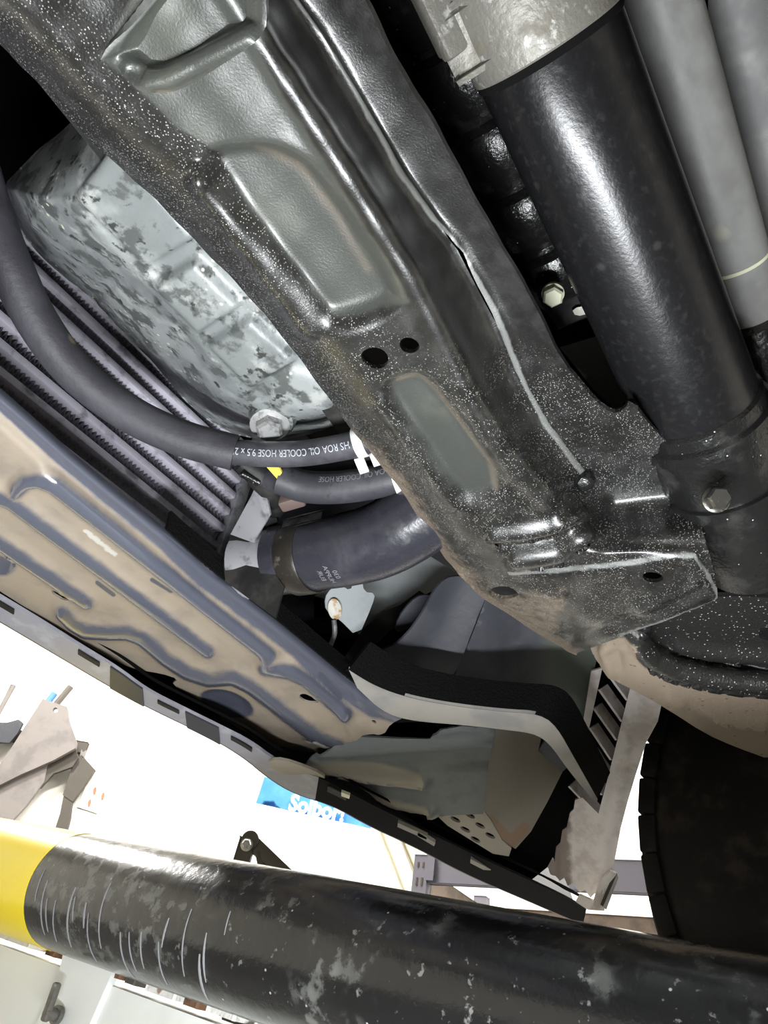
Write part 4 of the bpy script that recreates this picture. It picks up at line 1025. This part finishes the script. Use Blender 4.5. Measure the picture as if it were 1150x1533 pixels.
def along(p, q, d): return p + (q - p) / np.linalg.norm(q - p) * d
g0, g1 = T(968, -60, .42), T(1150, 560, .56)
gt = root('exhaust_pipe', 'matte grey steel pipe with dried mud spots beside the axle tube', 'pipe', g0)
lathe('pipe_body', g0, g1 - g0, [(-.20, .0225), (0, .0225), (.06, .0225), (.12, .0225), (np.linalg.norm(g1 - g0) * .97, .0225), (np.linalg.norm(g1 - g0), .0225)], m_greytube, gt, 40)
ge = along(g0, g1, np.linalg.norm(g1 - g0) - .055)
lathe('end_flange', ge, g1 - g0, [(0, .0225), (.004, .0265), (.018, .0285), (.05, .03), (.09, .03)], m_black_gloss, gt, 40)
lathe('paint_ring', along(g0, g1, np.linalg.norm(g1 - g0) - .098), g1 - g0, [(0, .0222), (.0002, .02285), (.0025, .02285), (.003, .0222)], m_cream, gt, 40)
k0, k1 = T(1085, -60, .47), T(1215, 420, .58)
tag(tube('heat_shield_tube', [k0 - (k1 - k0) * .7, k1], .0300, m_greytube2, seg=36, n=4), 'darker grey steel tube running behind the mud-spotted pipe', 'pipe')
lathe_b = T(1091, 153, .425)
# stepped rubber boot between crossmember and tube
b0, b1 = T(618, -70, .40), T(852, 440, .52)
bo = root('steering_boot', 'glossy black stepped rubber steering boot above the axle tube', 'steering boot', b0)
LB_ = np.linalg.norm(b1 - b0)
prof = []
for i in range(5):
    s = LB_ * i / 5
    e = LB_ / 5
    prof += [(s, .024), (s + .004, .030), (s + .012, .032), (s + e * .55, .029), (s + e - .010, .027), (s + e - .003, .023)]
lathe('boot_bellows', b0, b1 - b0, prof, m_black_gloss, bo, 48)
bolt('end_plug', T(828, 440, .47), (-.2, -.1, -1), .011, .008, m_cream, bo, 1.3)
rb = root('mount_bracket', 'grimy dark metal mounting bracket with flaking pale paint below the steering boot', 'bracket', T(850, 470, .5))
sheet('bracket_bar', [(805, 445), (885, 425), (905, 462), (835, 492)], Tp([(805, 445, .50), (885, 425, .49), (905, 462, .49), (835, 492, .50)]), m_black, rb, step=8, thick=.01, smooth=0)
sheet('flaked_patch', [(856, 462), (884, 456), (886, 468), (862, 474)], Tp([(805, 445, .497), (885, 425, .487), (905, 462, .487), (835, 492, .497)]), m_rusty, rb, step=5, thick=.002, smooth=1)
sheet('dark_gusset', [(838, 520), (920, 495), (965, 590), (935, 625), (890, 585)], Tp([(838, 520, .53), (920, 495, .52), (935, 625, .53), (965, 590, .52)]), m_tanplate if False else m_shield, rb, step=9, thick=.004, smooth=0, attrs={'moss': lambda px, py: 0 * px + 1})
# knuckle bolt and clamp on the right
kb = root('axle_clamp', 'oily black axle clamp bracket with a hex bolt at the tube end', 'clamp', T(1080, 750, .52))
sheet('clamp_plate', [(985, 655), (1010, 670), (1100, 690), (1180, 640), (1180, 930), (1085, 900), (1062, 830), (1035, 735)], Tp([(985, 655, .53), (1180, 640, .56), (1180, 930, .60), (1062, 830, .58)]), m_black_gloss, kb, step=8, thick=.006, smooth=0,
      feats=[stroke([(1060, 770), (1100, 745), (1180, 720)], 14, .008), stroke([(1085, 880), (1180, 870)], 24, .014), lambda px, py: .002 * np.sin(px * .05) * np.sin(py * .06)])
bolt('clamp_bolt', T(1072, 748, .448), (-.75, -.35, -.55), .0115, .013, m_dbolt, kb, 1.4)
lathe('bushing', T(1150, 905, .60), (.1, .1, -1), [(0, .03), (.02, .028), (.028, .02), (.03, .008)], m_black_gloss, kb, 32)

# ================================================================== lower control arm
ca_out = [(880, 960), (925, 945), (965, 935), (1010, 905), (1080, 890), (1220, 900), (1220, 1165), (1150, 1136), (1100, 1118), (1055, 1098), (1000, 1062), (950, 1034), (922, 1020), (905, 1002), (890, 985)]
ca_low = [(880, 960), (890, 985), (905, 1002), (922, 1020), (950, 1034), (1000, 1062), (1055, 1098), (1100, 1118), (1150, 1136), (1220, 1165)]
rim = [(952, 948), (960, 968), (978, 985), (1010, 1000), (1060, 1012), (1110, 1019), (1220, 1028)]
rim2 = [(1012, 968), (1060, 978), (1220, 990)]
def ca_z(px, py):
    s = pdist(px, py, rim, True)               # + below the rim
    lowd = pdist(px, py, ca_low)
    z = .300 + .045 * sm(0, 110, s) + .016 * sm(0, 30, -s)
    return z
cra = root('lower_control_arm', 'heavy lower control arm, glossy black face and dusty tan flank, before the tyre', 'control arm', P(1050, 1040, .30))
def ca_dirt(px, py):
    s = pdist(px, py, rim, True)
    return np.where(px < 955, sm(940, 965, py), sm(8, 26, s))
sheet('arm_shell', ca_out, Zs(ca_z), m_tan, cra, step=5, thick=.004, smooth=1, angle=60,
      feats=[stroke(rim, 17, .010, .1), stroke(rim2, 12, .008, .1), stroke([(1000, 1042), (1040, 1062), (1090, 1080), (1150, 1086)], 10, .005), stroke([(1030, 1060), (1080, 1088), (1150, 1102)], 10, -.006),
             stroke([(905, 965), (908, 985), (918, 1008)], 9, .005), stroke([(905, 970), (940, 968)], 7, .004), stroke([(922, 975), (926, 1000)], 9, -.004)],
      attrs={'dirt': ca_dirt})
lathe('weld_bead', P(966, 946, .294), (0.2, .1, 1), [(0, .002), (.002, .005), (.006, .006), (.012, .004)], m_black_gloss, cra, 12)

# ================================================================== front wheel
tcn = CAM + np.array([1.015, -.105, .265]); TR = .385; TWd = .115
wh = root('mounted_tyre', 'large black front tyre on a dark brown rim behind the control arm', 'wheel', tcn - np.array([0, 0, TR]))
prof = [(-TWd * .78, .215), (-TWd * .9, .23), (-TWd, .28), (-TWd * 1.02, .31), (-TWd * .98, .345), (-TWd * .86, .370), (-TWd * .74, .379), (-TWd * .35, .3845), (0, TR), (TWd * .35, .3845), (TWd * .74, .379), (TWd * .86, .370), (TWd * .98, .345), (TWd, .29), (TWd * .9, .23), (TWd * .78, .215)]
ty = lathe('tyre_casing', tcn, (1, 0, 0), prof, m_tire, wh, 96)
# shoulder tread blocks
for k in range(54):
    a = 2 * math.pi * k / 54
    rd = np.array([0, math.cos(a), math.sin(a)]); tn = np.array([0, -math.sin(a), math.cos(a)])
    for s in (-1, 1):
        obox('tread_block', tcn + np.array([s * TWd * .82, 0, 0]) + rd * .366, ((1, 0, 0), rd, tn), (.018, .010, .0205), m_tire, ty, .003)
for s in (-.045, 0, .045):
    lathe('tread_rib', tcn + np.array([s - .015, 0, 0]), (1, 0, 0), [(0, .380), (.001, .389), (.029, .389), (.03, .380)], m_tire, ty, 96)
lathe('rim', tcn, (1, 0, 0), [(-TWd * .80, .195), (-TWd * .84, .222), (-TWd * .74, .222), (-TWd * .6, .195), (0, .17), (.04, .165), (.045, .02)], m_rim, wh, 64)
lathe('brake_disc', tcn - np.array([TWd * .7, 0, 0]), (1, 0, 0), [(0, .05), (0, .15), (.02, .15), (.02, .05)], m_black, wh, 48)

# ================================================================== unseen vehicle shell, boxed in to block ceiling light and keep gaps black
ub = root('vehicle_body', 'black boxes for the unseen body of the raised vehicle, blocking light from above', 'vehicle body', CAM + np.array([0, -.5, .62]))
obox('light_blocking_roof', CAM + np.array([.2, -.55, .80]), (WX, WY, WZ), (.95, 1.35, .03), m_void, ub)  # unseen roof added to keep the ceiling lamps off the underside
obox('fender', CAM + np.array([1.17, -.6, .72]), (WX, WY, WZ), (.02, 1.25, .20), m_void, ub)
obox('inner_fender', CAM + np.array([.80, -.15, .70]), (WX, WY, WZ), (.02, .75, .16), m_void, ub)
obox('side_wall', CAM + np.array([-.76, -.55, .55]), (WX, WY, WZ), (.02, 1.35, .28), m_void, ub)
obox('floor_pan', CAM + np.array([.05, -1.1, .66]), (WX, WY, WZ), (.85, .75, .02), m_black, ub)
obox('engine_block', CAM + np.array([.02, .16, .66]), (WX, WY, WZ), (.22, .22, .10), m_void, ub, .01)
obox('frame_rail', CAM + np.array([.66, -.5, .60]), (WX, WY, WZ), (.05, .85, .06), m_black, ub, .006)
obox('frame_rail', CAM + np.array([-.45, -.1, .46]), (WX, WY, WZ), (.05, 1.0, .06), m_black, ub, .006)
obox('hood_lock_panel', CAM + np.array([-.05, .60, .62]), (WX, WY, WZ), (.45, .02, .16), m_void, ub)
